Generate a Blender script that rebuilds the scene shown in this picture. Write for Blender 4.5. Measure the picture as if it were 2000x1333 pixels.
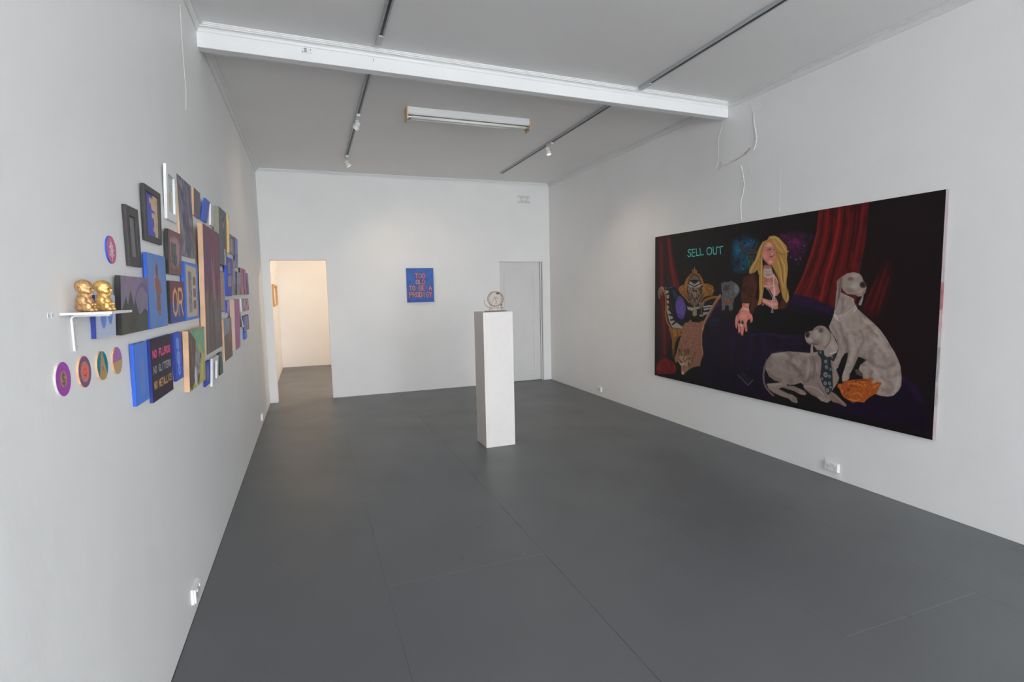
import bpy, bmesh, math, random
import numpy as np
from mathutils import Vector, Matrix
for _o in list(bpy.data.objects): bpy.data.objects.remove(_o)
SC = bpy.context.scene; COL = SC.collection

# tuning values
SKY = 19.8
FLOORC = (.126, .131, .140)
ZL = 3.252
ZR = 3.178
WB = 0.1
WTZ = 2.9
GR = 1.7
GL = 1.7
GB = 1.3
HALLW = 80
SUNE = 27
SPOTW = 1.0

# ------------------------------------------------------------------ camera, light, exposure
W, D, H, FY = 4.312, 4.543, 3.2, -9.6          # room width, back wall, ceiling, street front (metres)
cd = bpy.data.cameras.new('camera'); cam = bpy.data.objects.new('camera', cd); COL.objects.link(cam)
cam.location = (0.5893, -3.5435, 1.5050); cam.rotation_euler = (1.47556, 0.02109, -0.36084)
cd.lens = 18.824; cd.sensor_width = 36; cd.clip_start = .02; SC.camera = cam
SC.view_settings.view_transform = 'Standard'; SC.view_settings.look = 'None'
SC.view_settings.gamma = 1; SC.view_settings.use_curve_mapping = False
SC.view_settings.exposure = 0.0
w = bpy.data.worlds.new('overcast'); SC.world = w; w.use_nodes = True
nt = w.node_tree; nt.nodes.clear()
out = nt.nodes.new('ShaderNodeOutputWorld'); bg = nt.nodes.new('ShaderNodeBackground')
tc = nt.nodes.new('ShaderNodeTexCoord'); sp = nt.nodes.new('ShaderNodeSeparateXYZ'); rp = nt.nodes.new('ShaderNodeValToRGB')
nt.links.new(tc.outputs['Generated'], sp.inputs[0]); nt.links.new(sp.outputs['Z'], rp.inputs[0])
rp.color_ramp.elements[0].position = 0.0; rp.color_ramp.elements[0].color = (.83, .87, .92, 1)
rp.color_ramp.elements[1].position = .6; rp.color_ramp.elements[1].color = (.91, .955, 1.0, 1)
nt.links.new(rp.outputs[0], bg.inputs[0]); nt.links.new(bg.outputs[0], out.inputs[0]); bg.inputs[1].default_value = SKY
def area(name, loc, rot, sx, sy, power, color, portal=False):
    l = bpy.data.lights.new(name, 'AREA'); l.shape = 'RECTANGLE'; l.size = sx; l.size_y = sy; l.energy = power; l.color = color
    if portal: l.cycles.is_portal = True
    o = bpy.data.objects.new(name, l); o.location = loc; o.rotation_euler = rot; COL.objects.link(o); return o
# unseen sun added to brighten the ceiling; it travels away from the shop front and only reaches the room by bouncing off the pavement
sl = bpy.data.lights.new('added_bounce_sun', 'SUN'); sl.energy = SUNE; sl.angle = .01; sl.color = (1, .97, .93)
so = bpy.data.objects.new('added_bounce_sun', sl); so.rotation_euler = Vector((.5, -.12, -.85)).to_track_quat('-Z', 'Y').to_euler(); COL.objects.link(so)
# daylight entering through the shop window behind the camera
area('daylight_portal', (W/2, FY-.16, 1.6), (math.pi/2, 0, 0), 4.0, 2.7, 1, (1, 1, 1), True)

# ------------------------------------------------------------------ helpers
def lin(c):
    c = np.asarray(c, float)/255
    return np.where(c <= .04045, c/12.92, ((c+.055)/1.055)**2.4)
def mat(name, col, rough=.6, metal=0, spec=.5, bump=0, scale=40, var=0, emit=None):
    """col = linear albedo"""
    m = bpy.data.materials.new(name); m.use_nodes = True; t = m.node_tree; b = t.nodes['Principled BSDF']
    b.inputs['Roughness'].default_value = rough; b.inputs['Metallic'].default_value = metal
    b.inputs['Specular IOR Level'].default_value = spec
    tc = t.nodes.new('ShaderNodeTexCoord'); n = t.nodes.new('ShaderNodeTexNoise'); n.inputs['Scale'].default_value = scale
    n.inputs['Detail'].default_value = 5; t.links.new(tc.outputs['Object'], n.inputs['Vector'])
    r = t.nodes.new('ShaderNodeValToRGB'); c = np.array(col, float)
    r.color_ramp.elements[0].position = .3; r.color_ramp.elements[1].position = .7
    r.color_ramp.elements[0].color = (*np.clip(c*(1-var), 0, 1), 1); r.color_ramp.elements[1].color = (*np.clip(c*(1+var), 0, 1), 1)
    t.links.new(n.outputs['Fac'], r.inputs[0]); t.links.new(r.outputs[0], b.inputs['Base Color'])
    if bump:
        bp = t.nodes.new('ShaderNodeBump'); bp.inputs['Strength'].default_value = bump; bp.inputs['Distance'].default_value = .01
        t.links.new(n.outputs['Fac'], bp.inputs['Height']); t.links.new(bp.outputs[0], b.inputs['Normal'])
    if emit:
        b.inputs['Emission Color'].default_value = (*emit[:3], 1); b.inputs['Emission Strength'].default_value = emit[3]
    return m
def seen(c, k=1.8): return np.clip(lin(c)*k, 0, .9)
def link(name, me, m, parent=None):
    o = bpy.data.objects.new(name, me); COL.objects.link(o)
    if m is not None: me.materials.append(m)
    if parent is not None: o.parent = parent
    return o
def tag(o, label=None, cat=None, group=None, kind=None):
    if label: o['label'] = label
    if cat: o['category'] = cat
    if group: o['group'] = group
    if kind: o['kind'] = kind
    return o
def thing(name, loc, label, cat, group=None, rot=(0, 0, 0)):
    o = bpy.data.objects.new(name, None); o.empty_display_size = .05; o.location = loc; o.rotation_euler = rot; COL.objects.link(o)
    return tag(o, label, cat, group)
def B(bm, x0, x1, y0, y1, z0, z1, bev=0, seg=2):
    r = bmesh.ops.create_cube(bm, size=1)['verts']
    for v in r: v.co = Vector((x0+(v.co.x+.5)*(x1-x0), y0+(v.co.y+.5)*(y1-y0), z0+(v.co.z+.5)*(z1-z0)))
    if bev:
        ed = list({e for v in r for e in v.link_edges}); bmesh.ops.bevel(bm, geom=ed, offset=bev, segments=seg, affect='EDGES', profile=.7)
    return r
def mesh(name, bm, m, parent=None, smooth=False):
    me = bpy.data.meshes.new(name); bmesh.ops.recalc_face_normals(bm, faces=bm.faces); bm.to_mesh(me); bm.free()
    if smooth:
        for p in me.polygons: p.use_smooth = True
    return link(name, me, m, parent)
def box(name, x0, x1, y0, y1, z0, z1, m, parent=None, bev=0):
    bm = bmesh.new(); B(bm, x0, x1, y0, y1, z0, z1, bev); return mesh(name, bm, m, parent)
def tube(bm, pts, r, seg=8, r1=None, cap=True):
    pts = [Vector(p) for p in pts]; n = len(pts); rings = []; up = None
    for i, p in enumerate(pts):
        d = (pts[min(i+1, n-1)]-pts[max(i-1, 0)]).normalized()
        if up is None: up = d.orthogonal().normalized()
        up = (up-d*up.dot(d)).normalized(); s = d.cross(up)
        rr = r if r1 is None else r+(r1-r)*i/(n-1)
        rings.append([bm.verts.new(p+(up*math.cos(a)+s*math.sin(a))*rr) for a in [2*math.pi*k/seg for k in range(seg)]])
    for a, b in zip(rings, rings[1:]):
        for k in range(seg): bm.faces.new((a[k], a[(k+1) % seg], b[(k+1) % seg], b[k]))
    if cap:
        bm.faces.new(rings[0][::-1]); bm.faces.new(rings[-1])
def cyl(bm, a, b, r, seg=24, r1=None): tube(bm, [a, b], r, seg, r1)
def prism(bm, prof, axis, a, b):
    """profile points (p,q) extruded from a to b along axis x or y"""
    f = (lambda p, q, t: (t, p, q)) if axis == 'x' else (lambda p, q, t: (p, t, q))
    A = [bm.verts.new(f(p, q, a)) for p, q in prof]; Bv = [bm.verts.new(f(p, q, b)) for p, q in prof]
    n = len(prof)
    for i in range(n): bm.faces.new((A[i], A[(i+1) % n], Bv[(i+1) % n], Bv[i]))
    bm.faces.new(A[::-1]); bm.faces.new(Bv)
def struct(o): o['kind'] = 'structure'; return o

# --- painter: a small numpy brush kit; colours are sRGB 0-255, coordinates 0..1000 across and down ---
def _grid(a, b0, b1, b2, b3):
    ys, xs = np.mgrid[b1:b3, b0:b2]
    return xs.astype(np.float32) + .5, ys.astype(np.float32) + .5
class Paint:
    def __init__(s, w, h, bg):
        s.w, s.h = w, h
        s.a = np.empty((h, w, 3), np.float32); s.a[:] = bg
    def _pts(s, pts):
        p = np.array(pts, np.float32).reshape(-1, 2)
        return p * np.array([s.w/1000, s.h/1000], np.float32)
    def _mix(s, box, al, col, op=1):
        x0, y0, x1, y1 = box
        r = s.a[y0:y1, x0:x1]; al = (np.clip(al, 0, 1)*op)[..., None]
        s.a[y0:y1, x0:x1] = r*(1-al) + np.asarray(col, np.float32)*al
    def _box(s, p, m):
        x0 = int(max(0, np.floor(p[:, 0].min()-m))); x1 = int(min(s.w, np.ceil(p[:, 0].max()+m)))
        y0 = int(max(0, np.floor(p[:, 1].min()-m))); y1 = int(min(s.h, np.ceil(p[:, 1].max()+m)))
        return (x0, y0, x1, y1) if x1 > x0 and y1 > y0 else None
    def _seg(s, X, Y, a, b):
        d = b-a; L = float(d@d)+1e-9
        t = np.clip(((X-a[0])*d[0]+(Y-a[1])*d[1])/L, 0, 1)
        return np.hypot(X-a[0]-t*d[0], Y-a[1]-t*d[1]), t
    def poly(s, col, pts, soft=1., op=1.):
        p = s._pts(pts); soft = max(1., soft*s.w/1000); bx = s._box(p, soft+1)
        if not bx: return
        X, Y = _grid(0, *bx)
        ins = np.zeros(X.shape, bool); dist = np.full(X.shape, 1e9, np.float32)
        for i in range(len(p)):
            a, b = p[i], p[(i+1) % len(p)]
            if a[1] != b[1]:
                c = ((a[1] > Y) != (b[1] > Y)) & (X < (b[0]-a[0])*(Y-a[1])/(b[1]-a[1])+a[0]); ins ^= c
            dist = np.minimum(dist, s._seg(X, Y, a, b)[0])
        s._mix(bx, .5+np.where(ins, dist, -dist)/soft, col, op)
    def line(s, col, wd, pts, soft=1., op=1., taper=0):
        p = s._pts(pts); k = s.w/1000; wd = wd*k; soft = max(1., soft*k)
        n = len(p)-1
        for i in range(n):
            pass
        bx = s._box(p, wd+soft+1)
        if not bx: return
        X, Y = _grid(0, *bx); al = np.zeros(X.shape, np.float32)
        for i in range(n):
            d, t = s._seg(X, Y, p[i], p[i+1]); g = (i+t)/n
            w = wd*.5*(1-taper*np.abs(2*g-1)) if taper else wd*.5
            al = np.maximum(al, .5+(w-d)/soft)
        s._mix(bx, al, col, op)
    def ell(s, col, c, rx, ry, ang=0, soft=1., op=1., ring=0):
        k = s.w/1000; c = s._pts([c])[0]; rx *= k; ry *= k; soft = max(1., soft*k); ring *= k; m = max(rx, ry)+soft+ring
        bx = s._box(np.array([c-m, c+m]), 0)
        if not bx: return
        X, Y = _grid(0, *bx); a = math.radians(ang); ca, sa = math.cos(a), math.sin(a)
        x = (X-c[0])*ca+(Y-c[1])*sa; y = -(X-c[0])*sa+(Y-c[1])*ca
        r = np.hypot(x/rx, y/ry); d = (1-r)*min(rx, ry)
        al = .5+(ring*.5-np.abs(d))/soft if ring else .5+d/soft
        s._mix(bx, al, col, op)
    def noise(s, pts, cols, scale, seed, amt=1., stretch=(1, 1), soft=2.):
        """mottling between colours inside a polygon"""
        p = s._pts(pts); bx = s._box(p, 2)
        if not bx: return
        X, Y = _grid(0, *bx); k = s.w/1000
        ins = np.zeros(X.shape, bool); dist = np.full(X.shape, 1e9, np.float32)
        for i in range(len(p)):
            a, b = p[i], p[(i+1) % len(p)]
            if a[1] != b[1]:
                c = ((a[1] > Y) != (b[1] > Y)) & (X < (b[0]-a[0])*(Y-a[1])/(b[1]-a[1])+a[0]); ins ^= c
            dist = np.minimum(dist, s._seg(X, Y, a, b)[0])
        al = np.clip(.5+np.where(ins, dist, -dist)/max(1, soft*k), 0, 1)
        v = np.zeros(X.shape, np.float32); tot = 0
        for o in range(3):
            q = scale*k/(2**o); w_ = .6**o; tot += w_
            v += w_*_vn(X/(q*stretch[0]), Y/(q*stretch[1]), seed+o)
        v = np.clip((v/tot-.5)*1.7+.5, 0, 1)*(len(cols)-1)
        C = np.array(cols, np.float32); i0 = np.clip(v.astype(int), 0, len(cols)-2); f = (v-i0)[..., None]
        c = C[i0]*(1-f)+C[i0+1]*f
        x0, y0, x1, y1 = bx; r = s.a[y0:y1, x0:x1]; al = al[..., None]*amt
        s.a[y0:y1, x0:x1] = r*(1-al)+c*al
def _vn(x, y, seed):
    r = np.random.RandomState(seed).rand(64, 64).astype(np.float32)
    xi = np.floor(x).astype(int); yi = np.floor(y).astype(int); fx = x-xi; fy = y-yi
    fx = fx*fx*(3-2*fx); fy = fy*fy*(3-2*fy); g = lambda i, j: r[i % 64, j % 64]
    return (g(yi, xi)*(1-fx)+g(yi, xi+1)*fx)*(1-fy)+(g(yi+1, xi)*(1-fx)+g(yi+1, xi+1)*fx)*fy


def paint_mat(name, rough=.55, spec=.3, coat=0):
    m = bpy.data.materials.new(name); m.use_nodes = True; t = m.node_tree; b = t.nodes['Principled BSDF']
    a = t.nodes.new('ShaderNodeVertexColor'); a.layer_name = 'Paint'; t.links.new(a.outputs['Color'], b.inputs['Base Color'])
    b.inputs['Roughness'].default_value = rough; b.inputs['Specular IOR Level'].default_value = spec; b.inputs['Coat Weight'].default_value = coat
    n = t.nodes.new('ShaderNodeTexNoise'); n.inputs['Scale'].default_value = 400; bp = t.nodes.new('ShaderNodeBump'); bp.inputs['Strength'].default_value = .15; bp.inputs['Distance'].default_value = .001
    tc = t.nodes.new('ShaderNodeTexCoord'); t.links.new(tc.outputs['Object'], n.inputs['Vector'])
    t.links.new(n.outputs['Fac'], bp.inputs['Height']); t.links.new(bp.outputs[0], b.inputs['Normal'])
    return m
M_PAINT = paint_mat('painted_canvas'); M_OIL = paint_mat('oil_paint', .4, .25)
def face(name, P, O, U, V, parent, k, m=None, mask=None):
    """flat painted surface: O = top left corner, U across, V down; colours of Paint P go to the mesh's colour layer"""
    h, w = P.h, P.w; O, U, V = (np.array(q, float) for q in (O, U, V))
    j, i = np.mgrid[0:h, 0:w]; fi = (i/(w-1))[..., None]; fj = (j/(h-1))[..., None]
    co = (O+U*fi+V*fj).reshape(-1, 3); col = np.clip(lin(P.a)*k, 0, .92).reshape(-1, 3)
    a = (j[:-1, :-1]*w+i[:-1, :-1]).ravel(); q = np.stack([a, a+w, a+w+1, a+1], 1)
    if mask is not None:
        cx = (fi[:-1, :-1]+.5/(w-1)-.5); cy = (fj[:-1, :-1]+.5/(h-1)-.5); q = q[(np.hypot(cx, cy) < mask).ravel()]
    me = bpy.data.meshes.new(name); me.vertices.add(len(co)); me.vertices.foreach_set('co', co.ravel())
    me.loops.add(q.size); me.loops.foreach_set('vertex_index', q.ravel().astype(np.int32))
    me.polygons.add(len(q)); me.polygons.foreach_set('loop_start', np.arange(0, q.size, 4, dtype=np.int32))
    me.polygons.foreach_set('loop_total', np.full(len(q), 4, np.int32))
    me.update(calc_edges=True)
    ca = me.color_attributes.new('Paint', 'FLOAT_COLOR', 'POINT'); ca.data.foreach_set('color', np.hstack([col, np.ones((len(col), 1))]).astype(np.float32).ravel())
    return link(name, me, m or M_PAINT, parent)

# stroke lettering: each letter on a 4 x 6 cell, y down
F = {'A': [[(0, 6), (2, 0), (4, 6)], [(.8, 4), (3.2, 4)]], 'B': [[(0, 0), (0, 6), (3, 6), (4, 5), (3, 3), (0, 3)], [(3, 3), (3.7, 1.5), (3, 0), (0, 0)]],
 'C': [[(4, .8), (2.5, 0), (.6, 1), (0, 3), (.6, 5), (2.5, 6), (4, 5.2)]], 'D': [[(0, 0), (0, 6), (2.5, 6), (4, 4), (4, 2), (2.5, 0), (0, 0)]],
 'E': [[(4, 0), (0, 0), (0, 6), (4, 6)], [(0, 3), (3, 3)]], 'F': [[(4, 0), (0, 0), (0, 6)], [(0, 3), (3, 3)]],
 'G': [[(4, 1), (2.5, 0), (.6, 1), (0, 3), (.6, 5), (2.5, 6), (4, 5), (4, 3.2), (2.4, 3.2)]], 'I': [[(2, 0), (2, 6)]],
 'L': [[(0, 0), (0, 6), (4, 6)]], 'M': [[(0, 6), (0, 0), (2, 4), (4, 0), (4, 6)]], 'N': [[(0, 6), (0, 0), (4, 6), (4, 0)]],
 'O': [[(2, 0), (.5, 1), (0, 3), (.5, 5), (2, 6), (3.5, 5), (4, 3), (3.5, 1), (2, 0)]], 'P': [[(0, 6), (0, 0), (3, 0), (4, 1.5), (3, 3), (0, 3)]],
 'R': [[(0, 6), (0, 0), (3, 0), (4, 1.5), (3, 3), (0, 3)], [(2, 3), (4, 6)]], 'S': [[(4, .8), (2.2, 0), (.3, 1), (.6, 2.6), (3.4, 3.4), (3.8, 5), (2, 6), (0, 5.2)]],
 'T': [[(0, 0), (4, 0)], [(2, 0), (2, 6)]], 'U': [[(0, 0), (0, 4.6), (1, 6), (3, 6), (4, 4.6), (4, 0)]], 'Y': [[(0, 0), (2, 3), (4, 0)], [(2, 3), (2, 6)]],
 '.': [[(1.9, 3), (2.1, 3)]], '$': [[(4, 1), (2.2, .2), (.4, 1.2), (.8, 2.6), (3.4, 3.4), (3.8, 4.8), (2, 5.8), (0, 5)], [(2, -.8), (2, 6.8)]], ' ': []}
def text(P, s, x0, y0, x1, y1, cols, wd, edge=None, gap=1.4):
    """letters of s spread between x0..x1, height y0..y1, in canvas thousandths"""
    adv = (x1-x0)/(len(s)*(4+gap)-gap)
    for pss in ([1, 0] if edge is not None else [0]):
        for n, ch in enumerate(s):
            for st in F[ch]:
                q = [v for x, y in st for v in (x0+(n*(4+gap)+x)*adv, y0+y*(y1-y0)/6)]
                P.line(edge if pss else cols[n % len(cols)], wd*(1.6 if pss else 1), q, wd*.5)

# ------------------------------------------------------------------ materials of the place
WALL = (.90, .895, .885)
def plaster(name, col, b1=.25, var=.025):
    m = mat(name, col, .5, bump=0, scale=1.3, var=var); t = m.node_tree; b = t.nodes['Principled BSDF']; b.inputs['Specular IOR Level'].default_value = .35
    tc = t.nodes.new('ShaderNodeTexCoord'); mp = t.nodes.new('ShaderNodeMapping'); mp.inputs['Scale'].default_value = (6, 6, 2.2)
    n1 = t.nodes.new('ShaderNodeTexNoise'); n1.inputs['Scale'].default_value = 1.4; n1.inputs['Detail'].default_value = 8; n1.inputs['Roughness'].default_value = .62
    t.links.new(tc.outputs['Object'], mp.inputs[0]); t.links.new(mp.outputs[0], n1.inputs['Vector'])
    bp = t.nodes.new('ShaderNodeBump'); bp.inputs['Strength'].default_value = b1; bp.inputs['Distance'].default_value = .012
    t.links.new(n1.outputs['Fac'], bp.inputs['Height']); t.links.new(bp.outputs[0], b.inputs['Normal']); return m
M_WALL = plaster('white_plaster', WALL); M_BACK = plaster('white_back_wall', (.90, .895, .88), .1)
M_CEIL = plaster('white_ceiling', (.90, .89, .88), .08, .02); M_TRIM = mat('white_gloss_trim', (.89, .89, .885), .4, bump=.05, scale=60, var=.01)
M_DOOR = mat('white_door_paint', (.76, .755, .74), .4, var=.02, scale=4)
# painted sheet floor with its joints
def floor_mat():
    m = mat('grey_painted_floor', (FLOORC), .42, var=.05, scale=1.1); t = m.node_tree; b = t.nodes['Principled BSDF']; N = t.nodes.new; L = t.links.new
    base = b.inputs['Base Color'].links[0].from_socket
    tc = N('ShaderNodeTexCoord'); s = N('ShaderNodeSeparateXYZ'); L(tc.outputs['Object'], s.inputs[0])
    def mth(op, a, b_=None):
        n = N('ShaderNodeMath'); n.operation = op
        for i, v in enumerate((a, b_)):
            if v is None: continue
            if isinstance(v, (int, float)): n.inputs[i].default_value = v
            else: L(v, n.inputs[i])
        return n.outputs[0]
    def near(ax, v, wd): return mth('LESS_THAN', mth('ABSOLUTE', mth('SUBTRACT', s.outputs[ax], v)), wd)
    def mix(f, a, c):
        n = N('ShaderNodeMixRGB'); L(f, n.inputs[0]); L(a, n.inputs[1]); n.inputs[2].default_value = (*c, 1); return n.outputs[0]
    nz = N('ShaderNodeTexNoise'); nz.inputs['Scale'].default_value = 1.7; L(tc.outputs['Object'], nz.inputs['Vector'])
    var = mth('MULTIPLY', mth('SUBTRACT', nz.outputs['Fac'], .25), 1.6)
    c = base
    for x, k in ((1.768, 1.5), (.884, .55), (2.66, .55), (3.531, .75)):
        c = mix(mth('MULTIPLY', near(0, x, .0022), mth('MULTIPLY', var, k)), c, (.02, .02, .021))
    for xw in (0, W): c = mix(near(0, xw, .0045), c, (.02, .02, .02))
    for y, a, e in ((-.853, .884, 1.768), (-2.02, 2.66, 3.531), (-3.2, 1.768, 2.66), (1.6, 0, .884), (1.55, 1.768, 2.66)):
        f = mth('MULTIPLY', near(1, y, .0018), mth('MULTIPLY', mth('GREATER_THAN', s.outputs[0], a), mth('LESS_THAN', s.outputs[0], e)))
        c = mix(mth('MULTIPLY', f, .45), c, (.27, .27, .275))
    v = N('ShaderNodeTexVoronoi'); v.inputs['Scale'].default_value = 2.6; L(tc.outputs['Object'], v.inputs['Vector'])
    c = mix(mth('MULTIPLY', mth('LESS_THAN', v.outputs['Distance'], .012), .5), c, (.36, .36, .35))
    v2 = N('ShaderNodeTexVoronoi'); v2.inputs['Scale'].default_value = 5.3; L(tc.outputs['Object'], v2.inputs['Vector'])
    n3 = N('ShaderNodeTexNoise'); n3.inputs['Scale'].default_value = .9; L(tc.outputs['Object'], n3.inputs['Vector'])
    c = mix(mth('MULTIPLY', mth('MULTIPLY', mth('LESS_THAN', v2.outputs['Distance'], .09), mth('GREATER_THAN', n3.outputs['Fac'], .6)), .35), c, (.07, .065, .058))
    L(c, b.inputs['Base Color'])
    n4 = N('ShaderNodeTexNoise'); n4.inputs['Scale'].default_value = 2; n4.inputs['Detail'].default_value = 6; L(tc.outputs['Object'], n4.inputs['Vector'])
    L(mth('ADD', mth('MULTIPLY', n4.outputs['Fac'], .22), .31), b.inputs['Roughness'])
    return m
M_FLOOR = floor_mat()

# ------------------------------------------------------------------ the room
T = .15
struct(box('floor', -T, W+T, FY, 8.6, -.12, 0, M_FLOOR))
# ceiling: the front bay falls a little from left to right, the rear bay is level
bm = bmesh.new()
def hexa(bm, x0, x1, y0, y1, zl, zr, top):
    c = [(x0, y0, zl), (x1, y0, zr), (x1, y1, zr), (x0, y1, zl), (x0, y0, top), (x1, y0, top), (x1, y1, top), (x0, y1, top)]
    v = [bm.verts.new(p) for p in c]
    for f in ((0, 3, 2, 1), (4, 5, 6, 7), (0, 1, 5, 4), (1, 2, 6, 5), (2, 3, 7, 6), (3, 0, 4, 7)): bm.faces.new([v[i] for i in f])
hexa(bm, 0, W, FY, .585, ZL, ZR, 3.4); hexa(bm, 0, W, .585, D, H, H, 3.4)
struct(mesh('ceiling', bm, M_CEIL))
wl = struct(box('wall_left', -T, 0, FY, 8.6, 0, 3.4, M_WALL))
wr = struct(box('wall_right', W, W+T, FY, 8.6, 0, 3.4, M_WALL))
bm = bmesh.new()
DX0, DX1, DZ = .104, .836, 1.982
EX0, EX1, EZ = 3.436, 4.185, 1.957
B(bm, 0, DX0, D, D+T, 0, 3.4); B(bm, DX0, DX1, D, D+T, DZ, 3.4); B(bm, DX1, EX0, D, D+T, 0, 3.4)
B(bm, EX0, EX1, D, D+T, EZ, 3.4); B(bm, EX1, W, D, D+T, 0, 3.4)
struct(mesh('wall_back', bm, M_BACK))
# street front with the shop window that lights the room
bm = bmesh.new(); B(bm, 0, W, FY-.15, FY, 0, WB); B(bm, 0, W, FY-.15, FY, WTZ, 3.4); B(bm, 0, .16, FY-.15, FY, WB, WTZ); B(bm, W-.16, W, FY-.15, FY, WB, WTZ)
struct(mesh('wall_front', bm, M_WALL))
bm = bmesh.new()
for x in (.16, 1.45, 2.8, W-.2): B(bm, x, x+.04, FY-.1, FY-.05, WB, WTZ)
for z in (WB, 2.2, WTZ-.04): B(bm, .16, W-.16, FY-.1, FY-.05, z, z+.04)
struct(mesh('window_1', bm, M_TRIM))
struct(box('pavement', -6, 10, FY-8, FY-.15, -.2, -.1, mat('concrete_pavement', (.5, .495, .48), .8, var=.1, scale=3)))
# the room beyond the open doorway
struct(box('ceiling_rear', 0, 3.3, D+T, 8.45, 3.2, 3.35, M_CEIL))
struct(box('wall_rear', 0, 3.3, 8.435, 8.58, 0, 3.2, M_WALL))
struct(box('wall_partition', 3.15, 3.28, D+T, 8.435, 0, 3.2, M_WALL))
# ceiling beam
zl0, zr0 = 3.112, 3.053
bm = bmesh.new()
c = [(0, .55, zl0), (W, .55, zr0), (W, .632, zr0), (0, .632, zl0), (0, .55, 3.26), (W, .55, 3.26), (W, .632, 3.26), (0, .632, 3.26)]
v = [bm.verts.new(p) for p in c]
for f in ((0, 3, 2, 1), (4, 5, 6, 7), (0, 1, 5, 4), (1, 2, 6, 5), (2, 3, 7, 6), (3, 0, 4, 7)): bm.faces.new([v[i] for i in f])
bmesh.ops.bevel(bm, geom=[e for e in bm.edges if all(abs(q.co.z-3.26) > .01 for q in e.verts) and abs(e.verts[0].co.y-e.verts[1].co.y) < .01 and e.verts[0].co.x != e.verts[1].co.x], offset=.002, segments=2, affect='EDGES')
struct(mesh('trim_1', bm, M_TRIM))
# stepped plaster mouldings where walls and beam meet the ceiling
PR = [(0, 0), (.050, 0), (.050, -.005), (.045, -.008), (.045, -.012), (.036, -.016), (.026, -.018), (.018, -.028), (.011, -.036), (.009, -.045), (0, -.045)]
def cornice(name, prof, a, b, za, zb, put, m):
    bm = bmesh.new(); A = [bm.verts.new(put(p, za+q, a)) for p, q in prof]; C = [bm.verts.new(put(p, zb+q, b)) for p, q in prof]; n = len(prof)
    for i in range(n): bm.faces.new((A[i], A[(i+1) % n], C[(i+1) % n], C[i]))
    bm.faces.new(A[::-1]); bm.faces.new(C); return struct(mesh(name, bm, m))
M_COR = mat('cornice_white', (.80, .80, .79), .5, bump=.1, scale=25, var=.02)
zx = lambda x: ZL+(ZR-ZL)*x/W
BP = [(0, 0), (.054, 0), (.056, -.006), (.049, -.007), (.049, -.015), (.040, -.016), (.040, -.022), (.028, -.022), (.019, -.025), (.013, -.032), (.010, -.040), (.010, -.043), (.005, -.043), (.005, -.045), (0, -.045)]
cornice('trim_2', BP, 0, W, ZL, ZR, lambda p, z, t: (t, .55-p, z), M_TRIM)
cornice('trim_3', PR, FY, .548, ZL, ZL, lambda p, z, t: (p, t, z), M_COR)
cornice('trim_4', PR, FY, .548, ZR, ZR, lambda p, z, t: (W-p, t, z), M_COR)
cornice('trim_5', PR, .632, D, H, H, lambda p, z, t: (p, t, z), M_COR)
cornice('trim_6', PR, .632, D, H, H, lambda p, z, t: (W-p, t, z), M_COR)
cornice('trim_7', PR, 0, W, H, H, lambda p, z, t: (t, D-p, z), M_TRIM)
# closed panel door, set back in its opening
dr = struct(box('door_1', EX0+.004, EX1-.04, D+.05, D+.085, .006, EZ-.008, M_DOOR))
bm = bmesh.new(); x0, x1, z0, z1 = EX0+.09, EX1-.145, .19, 1.835
for r in ((x0, x1, z1-.012, z1), (x0, x1, z0, z0+.012), (x0, x0+.012, z0, z1), (x1-.012, x1, z0, z1)): B(bm, r[0], r[1], D+.043, D+.051, r[2], r[3], .003)
mesh('panel_moulding', bm, M_DOOR, dr)
bm = bmesh.new(); B(bm, EX1-.036, EX1-.018, D+.022, D+.07, 0, EZ, .003); B(bm, EX1-.012, EX1, D+.004, D+.05, 0, EZ, .002); B(bm, EX0, EX1, D+.03, D+.075, EZ-.006, EZ+.0)
struct(mesh('trim_8', bm, M_DOOR))
struct(box('trim_9', EX0-.01, EX1, D+.1, D+.15, 0, EZ, M_DOOR))
# raised plaster cracks and the water stain on the right wall
M_CRK = mat('filled_crack', (.80, .80, .77), .6, bump=.4, scale=60, var=.03)
def crack(pts, r, x=W):
    random.seed(len(pts)*7+3); bm = bmesh.new(); q = []
    for a, b in zip(pts, pts[1:]):
        for k in range(5):
            f = k/5; q.append((x-.0005*(1 if x else -1), a[0]+(b[0]-a[0])*f+random.uniform(-.004, .004), a[1]+(b[1]-a[1])*f))
    q.append((x-.0005*(1 if x else -1), *pts[-1])); tube(bm, q, r, 6)
    for v in bm.verts: v.co.x = x+(v.co.x-x)*.8
    return bm
for P_, r_ in (([(.616, 3.05), (.648, 2.952), (.678, 2.876), (.667, 2.788), (.669, 2.704), (.694, 2.624)], .003),
      ([(.240, 2.995), (.238, 2.906), (.219, 2.857), (.202, 2.775), (.212, 2.722), (.233, 2.683)], .007), ([(.114, 3.07), (.148, 3.022), (.205, 2.99), (.24, 2.995), (.27, 3.05), (.282, 3.105)], .0028),
      ([(.379, 2.58), (.35, 2.505), (.332, 2.409), (.346, 2.342), (.365, 2.288), (.369, 2.207), (.355, 2.088)], .0055),
      ([(.28, 2.55), (.262, 2.53), (.266, 2.49), (.30, 2.475), (.325, 2.50)], .003), ([(-.064, 2.452), (-.064, 2.303), (-.062, 2.111)], .0018)):
    mesh('plaster_crack', crack(P_, r_), M_CRK, wr)
mesh('plaster_crack', crack([(.05, 3.13), (.032, 2.984), (.027, 2.79), (.03, 2.653), (-.011, 2.543)], .0022, 0), M_CRK, wl)
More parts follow.
